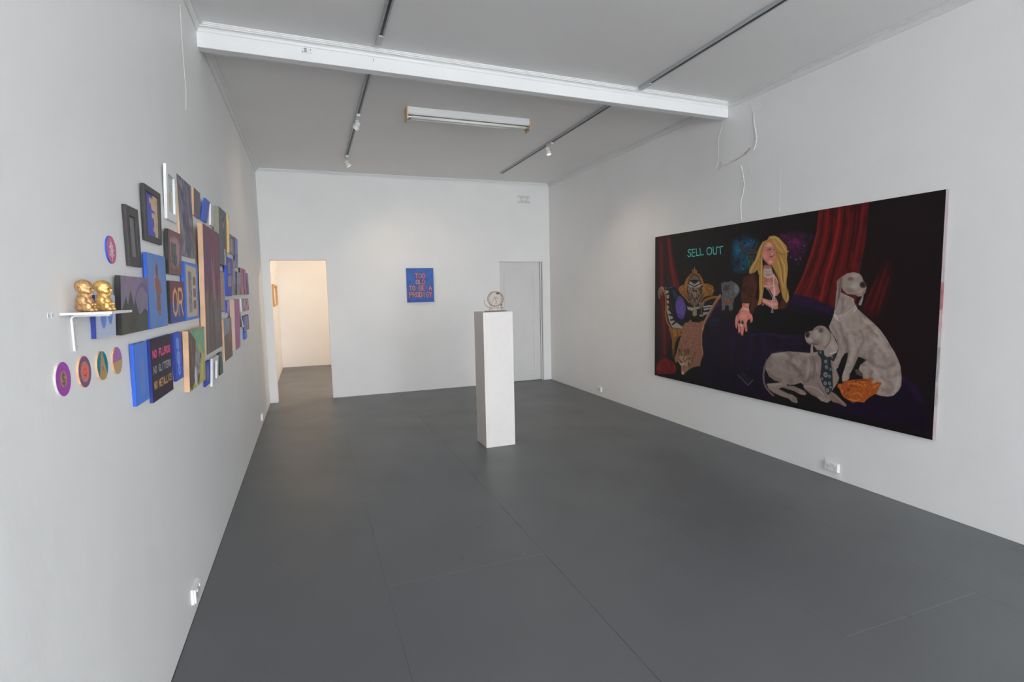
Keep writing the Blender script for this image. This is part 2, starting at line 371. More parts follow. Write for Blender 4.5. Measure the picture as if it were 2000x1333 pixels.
def stain_mat():
    m = bpy.data.materials.new('water_stain'); m.use_nodes = True; t = m.node_tree; b = t.nodes['Principled BSDF']; b.inputs['Base Color'].default_value = (.66, .52, .30, 1); b.inputs['Roughness'].default_value = .6
    a = t.nodes.new('ShaderNodeVertexColor'); a.layer_name = 'Paint'; t.links.new(a.outputs['Color'], b.inputs['Alpha']); return m
P = Paint(130, 60, (0, 0, 0))
for a_, wd, q in ((230, 20, [930, 250, 860, 420]), (225, 32, [860, 420, 800, 500, 640, 640, 500, 700]), (180, 34, [500, 700, 340, 790, 200, 760, 130, 860]), (255, 34, [960, 190, 900, 330, 840, 440]), (180, 30, [150, 500, 140, 800, 90, 980])):
    P.line((a_, a_, a_), wd*1.9, q, 44, 1)
P.noise([60, 100, 1000, 100, 1000, 1000, 60, 1000], [(0, 0, 0), (40, 40, 40), (0, 0, 0)], 90, 9, .25, (1, 1), 60)
face('water_stain', P, (W-.0012, .70, 2.735), (0, -.44, 0), (0, 0, -.13), wr, 1.0, stain_mat())

# ------------------------------------------------------------------ the big painting on the right wall
BIG_OPS = [
 ('p',(19,9,11),[837.0,6.5,1004.0,-8.9,1005.8,1019.0,870.4,991.2,778.4,357.3],114.0,1),
 ('p',(48,10,12),[13.8,-6.6,93.5,1.1,107.2,123.0,129.7,244.8,157.3,378.4,119.1,526.6,102.4,692.4,73.5,851.0,31.3,902.8,15.5,618.1],11.0,1),
 ('l',(92,18,18),13.2,[35.4,58.9,42.5,335.4,56.8,614.1,61.6,825.0],13.2,0.9,0),
 ('l',(104,20,18),14.3,[82.2,39.2,100.6,229.3,121.1,364.6],12.5,0.9,0),
 ('l',(28,6,9),9.2,[59.1,8.3,66.1,267.5,82.7,611.7],12.9,0.9,0),
 ('l',(96,16,16),8.8,[107.4,229.8,135.4,338.2,146.5,418.2],12.4,0.9,0),
 ('l',(40,8,10),7.6,[23.4,57.0,25.5,475.4,32.6,844.9],13.3,0.9,0),
 ('n',[15.2,906.4,61.6,853.4,108.4,871.7,133.4,907.7,129.0,950.2,73.6,975.7,17.6,985.9,6.3,981.5],[(40,8,10),(110,20,18),(60,12,12),(120,26,20)],13.3,5,1,(1,1),3.8),
 ('p',(62,11,13),[707.6,-38.4,705.0,65.4,695.7,130.8,681.1,216.3,658.5,323.6,632.5,410.4,688.2,429.0,741.9,463.7,759.3,489.7,812.6,468.2,819.3,313.3,831.2,180.5,836.1,-28.4],4.3,1),
 ('n',[707.6,-38.4,705.0,65.4,695.7,130.8,681.1,216.3,658.5,323.6,632.5,410.4,688.2,429.0,741.9,463.7,759.3,489.7,812.6,468.2,819.3,313.3,831.2,180.5,836.1,-28.4],[(44,8,10),(80,14,14),(64,11,12)],13.9,9,0.8,(1,3),2.1),
 ('l',(118,22,20),6.8,[705.8,-10.5,701.0,102.9,684.2,216.6,661.6,323.7,638.8,399.1],5.6,0.85,0.3),
 ('l',(30,6,9),4.5,[718.2,2.2,712.9,114.6,695.4,237.4,674.2,334.3,653.7,409.3],5.6,0.85,0.3),
 ('l',(108,18,18),7.7,[729.6,5.1,726.0,107.6,711.2,229.4,692.3,325.2,672.6,414.2],5.5,0.85,0.3),
 ('l',(28,6,9),4.9,[742.5,8.4,740.4,119.7,726.8,231.1,707.4,335.7,694.2,423.9],5.4,0.85,0.3),
 ('l',(122,22,20),8.5,[762.2,-14.0,759.2,95.4,746.8,214.5,730.3,317.5,715.3,438.3],5.3,0.85,0.3),
 ('l',(26,5,8),5.2,[775.9,-1.2,773.1,116.5,762.0,225.6,747.5,327.9,734.7,447.5],5.2,0.85,0.3),
 ('l',(92,15,16),5.2,[787.0,28.8,784.2,136.8,775.7,236.5,763.8,309.9,750.1,451.9],5.2,0.85,0.3),
 ('l',(30,6,9),6.0,[803.0,6.1,800.5,121.7,793.5,202.0,785.0,292.7],5.0,0.85,0.3),
 ('l',(96,16,16),5.9,[822.3,11.3,820.2,90.0,813.6,177.8,803.2,284.9],4.9,0.85,0.3),
 ('l',(26,6,9),4.9,[813.5,17.7,809.8,123.4,801.6,212.1],4.9,0.85,0.3),
 ('l',(80,14,14),5.8,[680.2,324.6,662.5,374.0,647.4,414.4],5.8,0.85,0.3),
 ('l',(112,20,18),5.5,[726.1,394.4,718.2,433.4,712.6,448.2],5.5,0.85,0.3),
 ('p',(50,9,11),[828.4,485.7,869.1,342.5,883.9,274.1,890.0,334.8,876.5,447.8,859.0,519.8],28.3,1),
 ('l',(98,17,16),4.7,[882.2,299.8,870.0,377.6,853.1,475.4],6.6,0.75,0.6),
 ('l',(98,17,16),4.7,[890.0,334.8,879.9,395.2,868.0,492.3],6.5,0.75,0.6),
 ('l',(98,17,16),4.8,[864.2,333.5,846.6,412.9,835.5,467.2],6.7,0.75,0.6),
 ('p',(18,11,28),[628.0,410.4,663.4,419.3,706.5,438.5,753.4,475.7,760.5,547.1,750.1,586.8,601.7,636.6,592.6,499.3],8.0,1),
 ('n',[628.0,410.4,663.4,419.3,706.5,438.5,753.4,475.7,756.9,509.0,689.1,473.8,632.0,455.7],[(16,10,26),(32,16,48),(18,11,30)],14.7,3,0.9,(1,1),2.3),
 ('p',(14,8,20),[322.1,465.8,304.0,528.3,276.2,643.9,277.4,822.4,263.2,916.1,307.4,981.3,565.0,983.8,562.0,784.7,693.1,684.5,685.8,624.8,641.3,612.3,601.4,615.3,530.3,615.5,453.0,622.6,419.7,579.5,367.6,512.3],12.6,1),
 ('n',[322.1,465.8,304.0,528.3,276.2,643.9,277.4,822.4,263.2,916.1,307.4,981.3,565.0,983.8,562.0,784.7,693.1,684.5,685.8,624.8,641.3,612.3,601.4,615.3,530.3,615.5,453.0,622.6,419.7,579.5,367.6,512.3],[(12,8,16),(20,10,32),(14,8,20)],41.8,4,0.8,(1,2),12.6),
 ('l',(52,24,82),7.9,[485.0,643.8,515.4,619.5,559.4,618.5,587.8,629.9],11.8,0.8,0.6),
 ('l',(52,24,82),7.3,[594.9,637.5,621.6,619.1,660.7,620.1],10.9,0.8,0.6),
 ('l',(52,24,82),9.2,[303.9,515.9,331.4,477.7,358.3,464.6],13.8,0.8,0.6),
 ('l',(34,16,56),11.1,[485.1,652.9,482.4,744.9,471.7,839.7],18.0,0.6,0.5),
 ('l',(34,16,56),10.6,[530.7,646.5,539.5,745.1,526.3,860.4],17.2,0.6,0.5),
 ('l',(34,16,56),10.0,[601.8,641.9,595.9,701.7],16.2,0.6,0.5),
 ('l',(34,16,56),11.7,[412.1,651.2,404.8,771.6,414.4,865.6],19.1,0.6,0.5),
 ('p',(11,10,11),[451.8,518.9,557.5,490.5,652.3,506.1,754.1,509.2,752.7,576.8,704.1,622.3,594.6,621.5,559.3,611.9,484.7,621.0,460.5,575.7],8.6,1),
 ('p',(15,8,22),[751.5,930.6,842.9,889.7,909.5,831.4,930.3,754.9,957.4,782.1,980.5,851.5,996.3,972.6,894.2,972.1,791.7,965.4],18.9,1),
 ('l',(46,20,62),8.0,[930.6,763.6,953.3,791.9,971.9,845.9],17.8,0.7,0.5),
 ('l',(30,14,48),15.1,[763.5,956.2,844.0,936.2,917.0,944.8],25.1,0.5,0),
 ('n',[304.3,552.3,336.3,544.2,353.1,559.8,341.0,600.3,311.2,603.4],[(12,9,18),(8,48,90),(12,10,20),(14,12,24)],8.6,8,0.6,(1,1),17.8),
 ('e',(8,40,58),[446.5,171.9],40.8,49.6,0,35.0,0.8,0.0),
 ('e',(10,84,120),[427.5,150.3],20.7,23.7,0,20.7,0.9,0.0),
 ('e',(14,74,118),[469.3,132.5],22.9,14.3,0,17.1,0.8,0.0),
 ('e',(10,70,66),[460.4,216.1],26.0,20.2,0,23.1,0.8,0.0),
 ('e',(60,70,26),[473.7,222.2],11.4,14.3,0,14.3,0.6,0.0),
 ('e',(20,110,150),[420.6,154.2],7.1,11.9,0,10.7,0.8,0.0),
 ('e',(10,60,90),[437.3,252.2],17.7,11.8,0,17.7,0.6,0.0),
 ('n',[397.1,82.9,448.7,72.8,507.6,110.8,508.5,179.6,477.8,283.7,406.3,288.8,394.5,175.1],[(10,9,12),(12,66,92),(8,30,44),(16,96,130),(10,10,14)],20.4,21,0.45,(1,1),23.3),
 ('e',(60,18,54),[628.2,143.4],29.9,22.4,0,32.3,0.8,0.0),
 ('e',(96,26,78),[625.5,147.2],15.0,11.0,0,15.0,0.7,0.0),
 ('e',(84,24,72),[649.8,146.7],9.8,6.3,0,9.8,0.7,0.0),
 ('e',(50,14,44),[637.4,204.3],12.4,19.8,0,19.8,0.7,0.0),
 ('e',(36,16,70),[680.7,126.8],9.5,7.1,0,9.5,0.7,0.0),
 ('e',(70,18,60),[591.3,107.1],10.3,6.2,30,10.3,0.7,0.0),
 ('n',[579.7,96.3,619.0,90.6,685.5,111.2,679.0,172.0,648.9,243.9,615.9,232.0,609.2,162.0],[(12,9,12),(80,24,66),(30,12,30),(110,34,84),(12,9,12)],14.9,23,0.45,(1,1),14.9),
 ('e',(170,150,175),[611.8,185.7],1.5,1.5,0,0.8,1,0.0),
 ('e',(170,150,175),[636.8,230.7],1.2,1.2,0,0.7,1,0.0),
 ('e',(170,150,175),[620.1,217.3],1.0,1.0,0,0.8,1,0.0),
 ('e',(170,150,175),[651.3,229.3],1.0,1.0,0,0.7,1,0.0),
 ('e',(170,150,175),[634.5,195.4],0.7,0.7,0,0.7,1,0.0),
 ('e',(170,150,175),[662.0,165.4],0.7,0.7,0,0.7,1,0.0),
 ('e',(170,150,175),[447.6,262.6],1.2,1.2,0,0.9,1,0.0),
 ('e',(170,150,175),[477.2,105.8],0.9,0.9,0,0.9,1,0.0),
 ('e',(170,150,175),[645.0,254.1],0.7,0.7,0,0.7,1,0.0),
 ('e',(170,150,175),[617.1,137.3],0.8,0.8,0,0.8,1,0.0),
 ('e',(170,150,175),[658.7,198.5],0.7,0.7,0,0.7,1,0.0),
 ('l',(34,24,24),7.5,[432.4,127.0,442.8,142.8,453.1,158.5,466.7,183.8,483.4,209.1,486.9,232.8],1.7,1,0),
 ('l',(110,84,72),2.3,[431.3,125.0,441.7,140.8,452.0,156.4,465.7,181.8,482.4,207.2,485.9,230.9],1.4,0.75,0),
 ('l',(34,24,24),4.0,[446.3,157.6,452.8,139.5,469.5,146.6,482.5,143.8,488.8,133.1],1.7,1,0),
 ('l',(110,84,72),1.2,[445.3,155.5,451.8,137.5,468.5,144.6,481.5,141.8,487.8,131.1],1.4,0.75,0),
 ('l',(34,24,24),3.4,[482.5,143.8,492.2,149.8,501.7,141.9],1.7,1,0),
 ('l',(110,84,72),1.0,[481.5,141.8,491.3,147.8,500.7,140.0],1.4,0.75,0),
 ('l',(34,24,24),5.3,[436.3,170.6,449.8,167.5],1.8,1,0),
 ('l',(110,84,72),1.6,[435.3,168.5,448.8,165.5],1.5,0.75,0),
 ('l',(34,24,24),6.2,[469.6,156.0,486.0,162.9,499.0,173.8,502.5,197.3,493.1,210.2],1.7,1,0),
 ('l',(110,84,72),1.9,[468.6,154.0,485.0,160.9,498.0,171.8,501.5,195.4,492.1,208.2],1.4,0.75,0),
 ('l',(34,24,24),2.9,[430.7,129.2,439.1,120.9,446.0,131.4],1.8,1,0),
 ('l',(110,84,72),0.9,[429.7,127.1,438.1,118.8,445.0,129.4],1.5,0.75,0),
 ('l',(34,24,24),6.8,[470.0,184.2,479.7,176.0,495.9,182.7],1.7,1,0),
 ('l',(110,84,72),2.0,[469.0,182.2,478.7,174.0,494.9,180.7],1.4,0.75,0),
 ('l',(16,70,66),5.5,[206.7,120.1,198.4,116.0,190.9,122.9,193.3,134.0,202.8,142.1,206.0,152.2,201.3,162.5,192.6,160.5,189.4,153.7],4.5,0.8,0),
 ('l',(84,186,172),2.6,[206.7,120.1,198.4,116.0,190.9,122.9,193.3,134.0,202.8,142.1,206.0,152.2,201.3,162.5,192.6,160.5,189.4,153.7],1.0,1,0),
 ('l',(16,70,66),5.4,[225.7,117.8,212.9,119.0,212.2,140.3,224.6,139.0],4.4,0.8,0),
 ('l',(84,186,172),2.5,[225.7,117.8,212.9,119.0,212.2,140.3,224.6,139.0],0.9,1,0),
 ('l',(16,70,66),5.4,[212.2,140.3,213.1,162.9,227.8,162.6],4.4,0.8,0),
 ('l',(84,186,172),2.5,[212.2,140.3,213.1,162.9,227.8,162.6],0.9,1,0),
 ('l',(16,70,66),5.3,[233.0,116.9,235.5,160.6,249.1,160.3],4.4,0.8,0),
 ('l',(84,186,172),2.5,[233.0,116.9,235.5,160.6,249.1,160.3],0.9,1,0),
 ('l',(16,70,66),5.2,[251.9,116.7,254.4,160.0,269.3,158.9],4.3,0.8,0),
 ('l',(84,186,172),2.5,[251.9,116.7,254.4,160.0,269.3,158.9],0.9,1,0),
 ('l',(16,70,66),5.1,[298.1,119.5,288.7,121.9,285.2,137.3,289.0,157.5,298.4,163.4,306.9,156.9,308.9,138.6,305.9,123.4,298.1,119.5],4.2,0.8,0),
 ('l',(84,186,172),2.4,[298.1,119.5,288.7,121.9,285.2,137.3,289.0,157.5,298.4,163.4,306.9,156.9,308.9,138.6,305.9,123.4,298.1,119.5],0.9,1,0),
 ('l',(16,70,66),5.0,[315.1,119.1,316.8,157.2,323.2,164.5,330.8,159.9,331.8,118.8],4.1,0.8,0),
 ('l',(84,186,172),2.3,[315.1,119.1,316.8,157.2,323.2,164.5,330.8,159.9,331.8,118.8],0.9,1,0),
 ('l',(16,70,66),4.9,[334.7,123.8,359.8,121.0],4.0,0.8,0),
 ('l',(84,186,172),2.3,[334.7,123.8,359.8,121.0],0.9,1,0),
 ('l',(16,70,66),4.9,[347.7,122.9,349.4,164.9],4.0,0.8,0),
 ('l',(84,186,172),2.3,[347.7,122.9,349.4,164.9],0.9,1,0),
 ('l',(34,36,38),0.9,[356.8,162.2,359.2,271.6],0.9,0.6,0),
 ('p',(128,122,118),[24.7,365.1,46.9,353.9,71.4,362.7,85.9,391.3,86.0,448.2,86.0,505.2,106.2,561.0,121.9,597.5,167.7,618.0,162.8,640.2,106.3,637.0,86.1,588.0,71.5,505.9,71.5,435.7,60.6,391.2,41.4,378.2,30.3,397.5],1.7,1),
 ('l',(20,17,18),7.7,[52.4,352.7,64.4,378.4],1.7,1,0.3),
 ('l',(20,17,18),7.6,[67.7,372.1,85.9,378.7],1.7,1,0.3),
 ('l',(20,17,18),7.6,[71.5,410.3,89.1,400.7],1.7,1,0.3),
 ('l',(20,17,18),7.6,[74.2,442.0,92.9,448.0],1.7,1,0.3),
 ('l',(20,17,18),7.6,[74.2,473.9,95.6,492.1],1.7,1,0.3),
 ('l',(20,17,18),7.6,[82.3,511.8,106.2,529.5],1.7,1,0.3),
 ('l',(20,17,18),7.6,[86.1,549.8,111.5,554.3],1.7,1,0.3),
 ('l',(20,17,18),7.5,[95.7,587.2,121.9,578.7],1.7,1,0.3),
 ('l',(20,17,18),7.5,[106.3,618.0,127.1,597.1],1.7,1,0.3),
 ('l',(20,17,18),7.9,[24.7,378.0,19.0,423.5],1.8,1,0.3),
 ('l',(90,86,84),10.5,[35.9,362.0,24.7,391.0,29.1,433.1],3.5,1,0),
 ('l',(104,66,24),9.4,[44.2,410.4,33.1,391.0,44.2,378.2,60.6,394.3,69.9,435.7,69.9,493.2,67.7,551.0,77.0,601.6,98.4,644.2,122.1,660.5,160.3,655.9],2.6,1,0),
 ('l',(150,104,46),2.6,[41.4,407.2,34.7,391.0,45.8,379.5,59.0,396.3,66.6,435.8,66.6,493.3,64.5,551.2,74.3,601.9,95.8,641.3],1.7,0.8,0),
 ('p',(104,66,24),[85.1,639.3,167.7,639.6,160.4,680.7,132.5,715.9,122.3,761.7,119.8,825.8,113.0,843.2,106.6,815.6,105.4,726.2,98.5,688.9],3.3,1),
 ('n',[85.1,639.3,167.7,639.6,160.4,674.5,137.7,708.8,106.4,694.2],[(62,38,14),(104,66,24),(150,104,46),(62,38,14)],9.1,31,0.7,(1,1),1.7),
 ('e',(30,17,12),[111.9,814.6],5.1,16.9,0,3.4,0.5,0.0),
 ('p',(18,15,17),[177.1,488.8,215.5,469.3,297.1,458.0,339.6,440.0,323.1,482.8,297.6,524.0,275.8,566.1,234.8,569.5,196.8,554.4],1.9,1),
 ('p',(124,118,116),[187.8,488.3,220.4,495.9,252.7,485.7,257.4,497.2,215.7,517.1,191.8,509.3],1.9,1),
 ('p',(132,127,124),[270.8,484.9,297.3,476.9,318.8,477.3,306.1,500.6,275.4,510.9],1.8,1),
 ('p',(120,114,112),[271.0,522.7,297.6,517.1,293.3,532.9,271.2,543.1],1.8,1),
 ('l',(20,17,18),2.9,[273.1,496.4,312.5,488.9],1.1,1,0),
 ('p',(104,66,24),[226.0,230.4,231.2,251.3,240.0,257.7,237.8,272.1,251.5,278.8,262.9,305.4,274.3,340.4,296.3,343.9,311.5,358.5,322.3,381.2,314.0,409.4,296.8,418.0,274.9,426.8,257.1,459.2,227.3,480.8,196.4,463.9,172.0,428.1,149.5,400.8,140.9,373.1,146.9,354.8,171.7,343.3,183.7,301.6,205.1,276.0,214.5,267.7,212.1,252.8,221.5,247.6],2.3,1),
 ('n',[226.0,230.4,231.2,251.3,240.0,257.7,237.8,272.1,251.5,278.8,262.9,305.4,274.3,340.4,296.3,343.9,311.5,358.5,322.3,381.2,314.0,409.4,296.8,418.0,274.9,426.8,257.1,459.2,227.3,480.8,196.4,463.9,172.0,428.1,149.5,400.8,140.9,373.1,146.9,354.8,171.7,343.3,183.7,301.6,205.1,276.0,214.5,267.7,212.1,252.8,221.5,247.6],[(62,38,14),(104,66,24),(150,104,46),(104,66,24),(62,38,14)],7.6,33,0.75,(1,1),1.5),
 ('l',(150,104,46),2.7,[176.6,367.6,181.4,325.5,200.5,296.5,226.3,291.9,251.6,302.0,269.8,334.5,276.8,374.9],2.3,0.8,0),
 ('l',(62,38,14),3.1,[171.8,397.8,191.5,439.9,227.3,468.9,261.5,438.7,274.7,403.7],2.3,0.8,0),
 ('e',(62,38,14),[226.8,383.1],38.2,57.3,0,1.9,1,0.0),
 ('e',(84,74,64),[226.8,383.1],33.6,51.9,0,1.9,1,0.0),
 ('n',[191.2,361.8,261.0,363.1,261.3,409.6,247.9,444.8,227.2,463.0,205.9,445.6,191.4,409.8],[(70,52,34),(128,112,96),(40,30,22),(120,96,70)],9.9,35,0.9,(1,1),1.5),
 ('p',(132,128,128),[191.1,343.8,205.4,326.4,226.6,347.8,247.2,327.9,263.2,345.8,252.0,363.0,226.7,365.4,200.8,360.8],1.5,1),
 ('p',(14,12,13),[200.6,317.3,226.4,314.2,251.7,319.4,226.6,338.9],1.5,1),
 ('l',(14,12,13),3.4,[193.5,337.9,226.7,359.5,258.6,338.7],1.5,1,0),
 ('e',(120,92,74),[228.3,403.8],8.4,15.3,0,3.1,1,0.0),
 ('e',(24,18,16),[228.2,386.1],11.4,3.1,0,1.5,0.8,0.0),
 ('l',(14,12,13),2.7,[191.1,355.8,189.3,379.8,191.3,400.8],1.2,1,0),
 ('l',(14,12,13),2.6,[260.1,357.3,258.4,380.5,260.4,400.9],1.1,1,0),
 ('e',(14,12,13),[253.9,380.5],2.6,4.5,20,1.5,1,0.0),
 ('e',(14,12,13),[257.6,397.9],2.6,4.5,20,1.5,1,0.0),
 ('e',(14,12,13),[250.5,418.4],2.6,4.5,20,1.5,1,0.0),
 ('e',(104,66,24),[303.1,381.0],15.9,18.0,0,2.9,1,0.0),
 ('n',[285.5,357.9,317.9,355.8,324.5,386.8,314.1,417.9,292.4,415.2],[(62,38,14),(150,104,46),(104,66,24),(62,38,14)],5.0,37,0.8,(1,1),1.4),
 ('l',(104,66,24),9.4,[270.6,455.9,292.6,438.1,314.2,427.5,351.9,425.9],2.2,1,0),
 ('l',(150,104,46),1.8,[275.0,445.4,296.9,431.1,351.9,420.3],1.4,0.8,0),
 ('p',(12,16,19),[55.2,279.6,71.4,264.7,98.0,341.2,121.5,359.2,149.5,403.9,177.0,452.3,191.8,506.3,196.9,572.6,177.6,620.1,157.7,622.2,129.7,596.8,116.7,547.7,106.1,491.7,92.9,422.8,85.9,366.1],2.1,1),
 ('p',(18,22,24),[51.5,256.0,62.3,246.2,74.9,262.8,97.1,337.0,79.4,353.8],1.8,1),
 ('l',(34,40,46),4.2,[71.4,271.0,85.8,315.7,100.7,353.8],3.4,0.8,0),
 ('l',(60,44,92),4.2,[82.2,366.0,100.7,358.8,111.1,352.8],1.7,1,0),
 ('l',(54,96,100),2.9,[111.2,385.2,129.3,407.0,144.6,434.6,149.7,471.4],3.3,0.8,0),
 ('p',(26,48,54),[105.9,378.9,121.5,388.4,142.0,428.5,121.6,441.2,111.2,416.4],5.8,0.8),
 ('e',(66,48,112),[152.3,499.0],27.5,42.1,-12,2.0,1,0.0),
 ('n',[126.8,459.7,157.1,440.5,179.5,476.5,182.1,519.0,162.5,550.8,132.1,534.2],[(60,44,106),(96,84,140),(60,44,104)],4.8,38,0.6,(1,1),1.6),
 ('l',(40,46,52),3.2,[155.0,563.6,162.6,593.9,160.2,612.6],4.0,0.6,0),
 ('e',(92,88,56),[228.5,528.3],9.2,14.6,0,2.3,1,0.0),
 ('l',(120,116,84),5.4,[227.3,483.7,228.4,510.4],1.9,1,0),
 ('n',[218.1,511.0,239.1,509.9,240.2,545.3,218.3,546.9],[(50,48,30),(140,136,100),(80,76,48)],3.8,41,0.8,(1,1),1.5),
 ('p',(92,76,68),[248.9,463.5,276.9,461.5,274.4,481.9,266.4,493.8,258.2,494.2,251.8,482.8],1.5,1),
 ('l',(140,124,112),1.5,[248.9,463.5,276.9,461.5],1.1,1,0),
 ('l',(120,106,98),2.2,[262.8,494.0,264.8,531.9],1.1,1,0),
 ('e',(120,106,98),[263.1,543.7],11.2,3.4,0,1.5,1,0.0),
 ('p',(13,11,12),[204.0,553.9,215.9,553.0,278.0,554.3,275.9,583.6,234.9,587.3,206.5,577.8],3.1,1),
 ('p',(112,76,58),[206.5,571.8,216.1,589.0,253.3,588.6,273.6,572.1,278.4,618.4,268.4,666.5,268.8,725.5,276.4,789.2,264.0,839.3,258.7,873.4,245.8,876.4,217.6,892.2,193.5,919.6,178.8,945.1,166.3,951.5,159.7,940.6,158.6,899.9,144.2,865.3,127.7,881.6,119.9,851.3,132.7,804.3,143.9,745.6,157.9,687.3,161.8,637.2,177.5,598.6,197.0,590.8],2.4,1),
 ('n',[177.5,604.8,253.4,597.5,253.8,656.6,249.8,764.4,197.8,773.7,148.0,770.0,157.9,687.3],[(70,40,34),(140,96,74),(92,60,48),(150,108,88)],5.5,43,0.9,(1,1),1.6),
 ('l',(132,96,74),8.0,[351.0,414.8,327.2,460.0,304.1,517.9,280.3,577.4,268.2,631.3],2.2,1,0),
 ('l',(92,58,40),2.9,[356.0,423.1,331.5,471.2,308.5,529.1,282.7,594.6],2.1,1,0),
 ('l',(150,118,94),2.3,[271.7,619.1,263.9,667.1,264.2,726.2,272.8,789.9],1.9,0.8,0),
 ('l',(60,36,30),3.1,[236.0,785.0,222.0,830.1,217.5,867.7],3.9,0.7,0),
 ('p',(134,104,82),[140.6,847.0,153.3,825.5,178.3,826.8,197.9,816.7,217.2,825.0,217.4,861.6,195.8,897.3,191.1,923.3,171.3,948.3,159.7,940.6,159.6,899.6,143.2,871.8],2.0,1),
 ('n',[193.1,823.8,219.6,818.4,217.5,867.7,198.3,896.8],[(150,110,84),(60,40,32),(150,120,96)],5.5,47,0.9,(2,1),1.6),
 ('l',(22,17,16),2.5,[142.1,846.7,158.4,859.0],1.2,1,0),
 ('l',(22,17,16),2.5,[148.3,861.2,161.0,867.9],1.2,1,0),
 ('l',(22,17,16),2.4,[178.3,826.8,168.5,853.7],1.2,1,0),
 ('l',(22,17,16),2.4,[193.1,836.1,173.5,865.1],1.2,1,0),
 ('l',(22,17,16),2.5,[158.5,890.4,159.7,931.1],1.2,1,0),
 ('l',(22,17,16),2.4,[190.9,889.2,188.6,917.7],1.2,1,0),
 ('l',(22,17,16),2.4,[161.2,937.0,171.3,947.1,186.1,924.5],1.2,1,0),
 ('e',(150,138,126),[167.6,879.0],9.8,6.5,0,2.4,1,0.0),
 ('e',(120,70,62),[174.6,902.4],8.1,10.6,0,3.2,1,0.0),
 ('e',(156,146,134),[168.8,941.4],6.5,4.9,0,2.0,1,0.0),
 ('e',(30,20,18),[163.5,869.8],4.9,2.5,0,1.2,1,0.0),
 ('l',(26,32,26),3.7,[140.9,783.8,144.1,821.1],1.7,0.9,0),
 ('l',(26,32,26),3.7,[149.1,782.4,152.2,819.5],1.6,0.9,0),
 ('l',(26,32,26),3.7,[157.2,780.9,160.3,817.9],1.6,0.9,0),
 ('l',(26,32,26),3.6,[178.2,777.2,181.3,813.8],1.6,0.9,0),
 ('l',(26,32,26),3.6,[186.0,775.8,189.1,812.2],1.6,0.9,0),
 ('l',(26,32,26),3.6,[193.9,774.4,196.9,810.7],1.6,0.9,0),
 ('l',(26,32,26),3.6,[200.7,773.2,203.7,809.4],1.6,0.9,0),
 ('l',(110,112,70),2.0,[136.8,781.4,143.1,815.0,173.3,799.8,202.8,812.6,207.4,772.0],1.6,0.8,0),
 ('p',(70,70,72),[354.4,337.3,359.3,341.9,371.4,333.5,389.3,336.3,395.1,329.0,403.0,332.5,418.5,344.8,432.1,366.4,436.1,387.7,426.9,411.6,413.7,430.5,408.2,457.6,407.8,495.5,400.9,506.8,391.0,504.6,389.5,474.6,374.7,472.4,373.8,497.2,368.2,506.4,360.0,504.6,358.4,464.6,356.8,425.8,359.9,403.7,355.6,376.0],1.7,1),
 ('n',[354.4,337.3,359.3,341.9,371.4,333.5,389.3,336.3,395.1,329.0,403.0,332.5,418.5,344.8,432.1,366.4,436.1,387.7,426.9,411.6,413.7,430.5,408.2,457.6,407.8,495.5,400.9,506.8,391.0,504.6,389.5,474.6,374.7,472.4,373.8,497.2,368.2,506.4,360.0,504.6,358.4,464.6,356.8,425.8,359.9,403.7,355.6,376.0],[(48,48,50),(92,92,94),(62,62,64),(108,108,110)],6.8,51,0.85,(1,1),1.4),
 ('e',(40,40,42),[377.8,370.9],11.6,8.2,0,4.8,0.7,0.0),
 ('e',(112,112,114),[420.8,376.9],8.5,14.5,-10,5.3,0.7,0.0),
 ('e',(26,24,22),[371.6,360.9],2.7,1.7,0,1.0,1,0.0),
 ('e',(26,24,22),[386.8,359.0],2.7,1.7,0,1.0,1,0.0),
 ('e',(96,80,50),[371.6,360.9],1.4,1.0,0,0.7,1,0.0),
 ('l',(110,72,36),3.0,[397.9,403.6,395.5,436.2,394.5,452.6],1.3,1,0),
 ('p',(118,74,40),[368.4,446.6,396.3,444.9,396.6,465.6,369.5,470.9],1.4,1),
 ('l',(60,36,20),1.0,[372.5,450.4,372.6,464.2],0.7,1,0),
 ('l',(60,36,20),1.0,[378.5,450.3,378.7,464.0],0.7,1,0),
 ('l',(60,36,20),1.0,[384.5,450.1,384.7,463.8],0.7,1,0),
 ('l',(60,36,20),1.0,[390.5,450.0,390.6,463.6],0.7,1,0),
 ('p',(52,26,18),[448.2,310.5,471.4,297.5,497.2,280.3,522.4,277.4,565.1,289.4,594.9,326.7,612.8,380.0,619.9,432.7,611.5,468.2,603.6,508.6,589.3,516.2,578.6,487.5,537.2,443.4,512.4,462.7,503.3,496.0,487.4,523.1,477.4,507.0,475.1,459.2,443.0,455.4,441.1,406.8,445.2,348.9],1.7,1),
 ('n',[448.2,310.5,471.4,297.5,497.2,280.3,522.4,277.4,565.1,289.4,594.9,326.7,612.8,380.0,619.9,432.7,611.5,468.2,603.6,508.6,589.3,516.2,578.6,487.5,537.2,443.4,512.4,462.7,503.3,496.0,487.4,523.1,477.4,507.0,475.1,459.2,443.0,455.4,441.1,406.8,445.2,348.9],[(40,20,14),(72,36,24),(52,26,18)],11.1,55,0.8,(1,2),1.1),
 ('p',(18,12,12),[497.1,275.6,510.3,304.3,510.9,397.3,505.8,444.2,495.9,425.5,504.5,350.6,494.3,303.5],5.6,0.8),
 ('p',(18,12,12),[583.2,317.3,594.9,326.7,604.3,379.9,593.9,442.1,582.7,469.3,584.5,397.5],4.2,0.8),
 ('l',(84,46,32),4.6,[481.6,321.6,495.3,378.5,492.9,444.5,483.8,497.1],7.4,0.6,0),
 ('l',(90,50,34),3.6,[602.4,433.0,600.1,468.6,592.0,504.8],5.7,0.6,0),
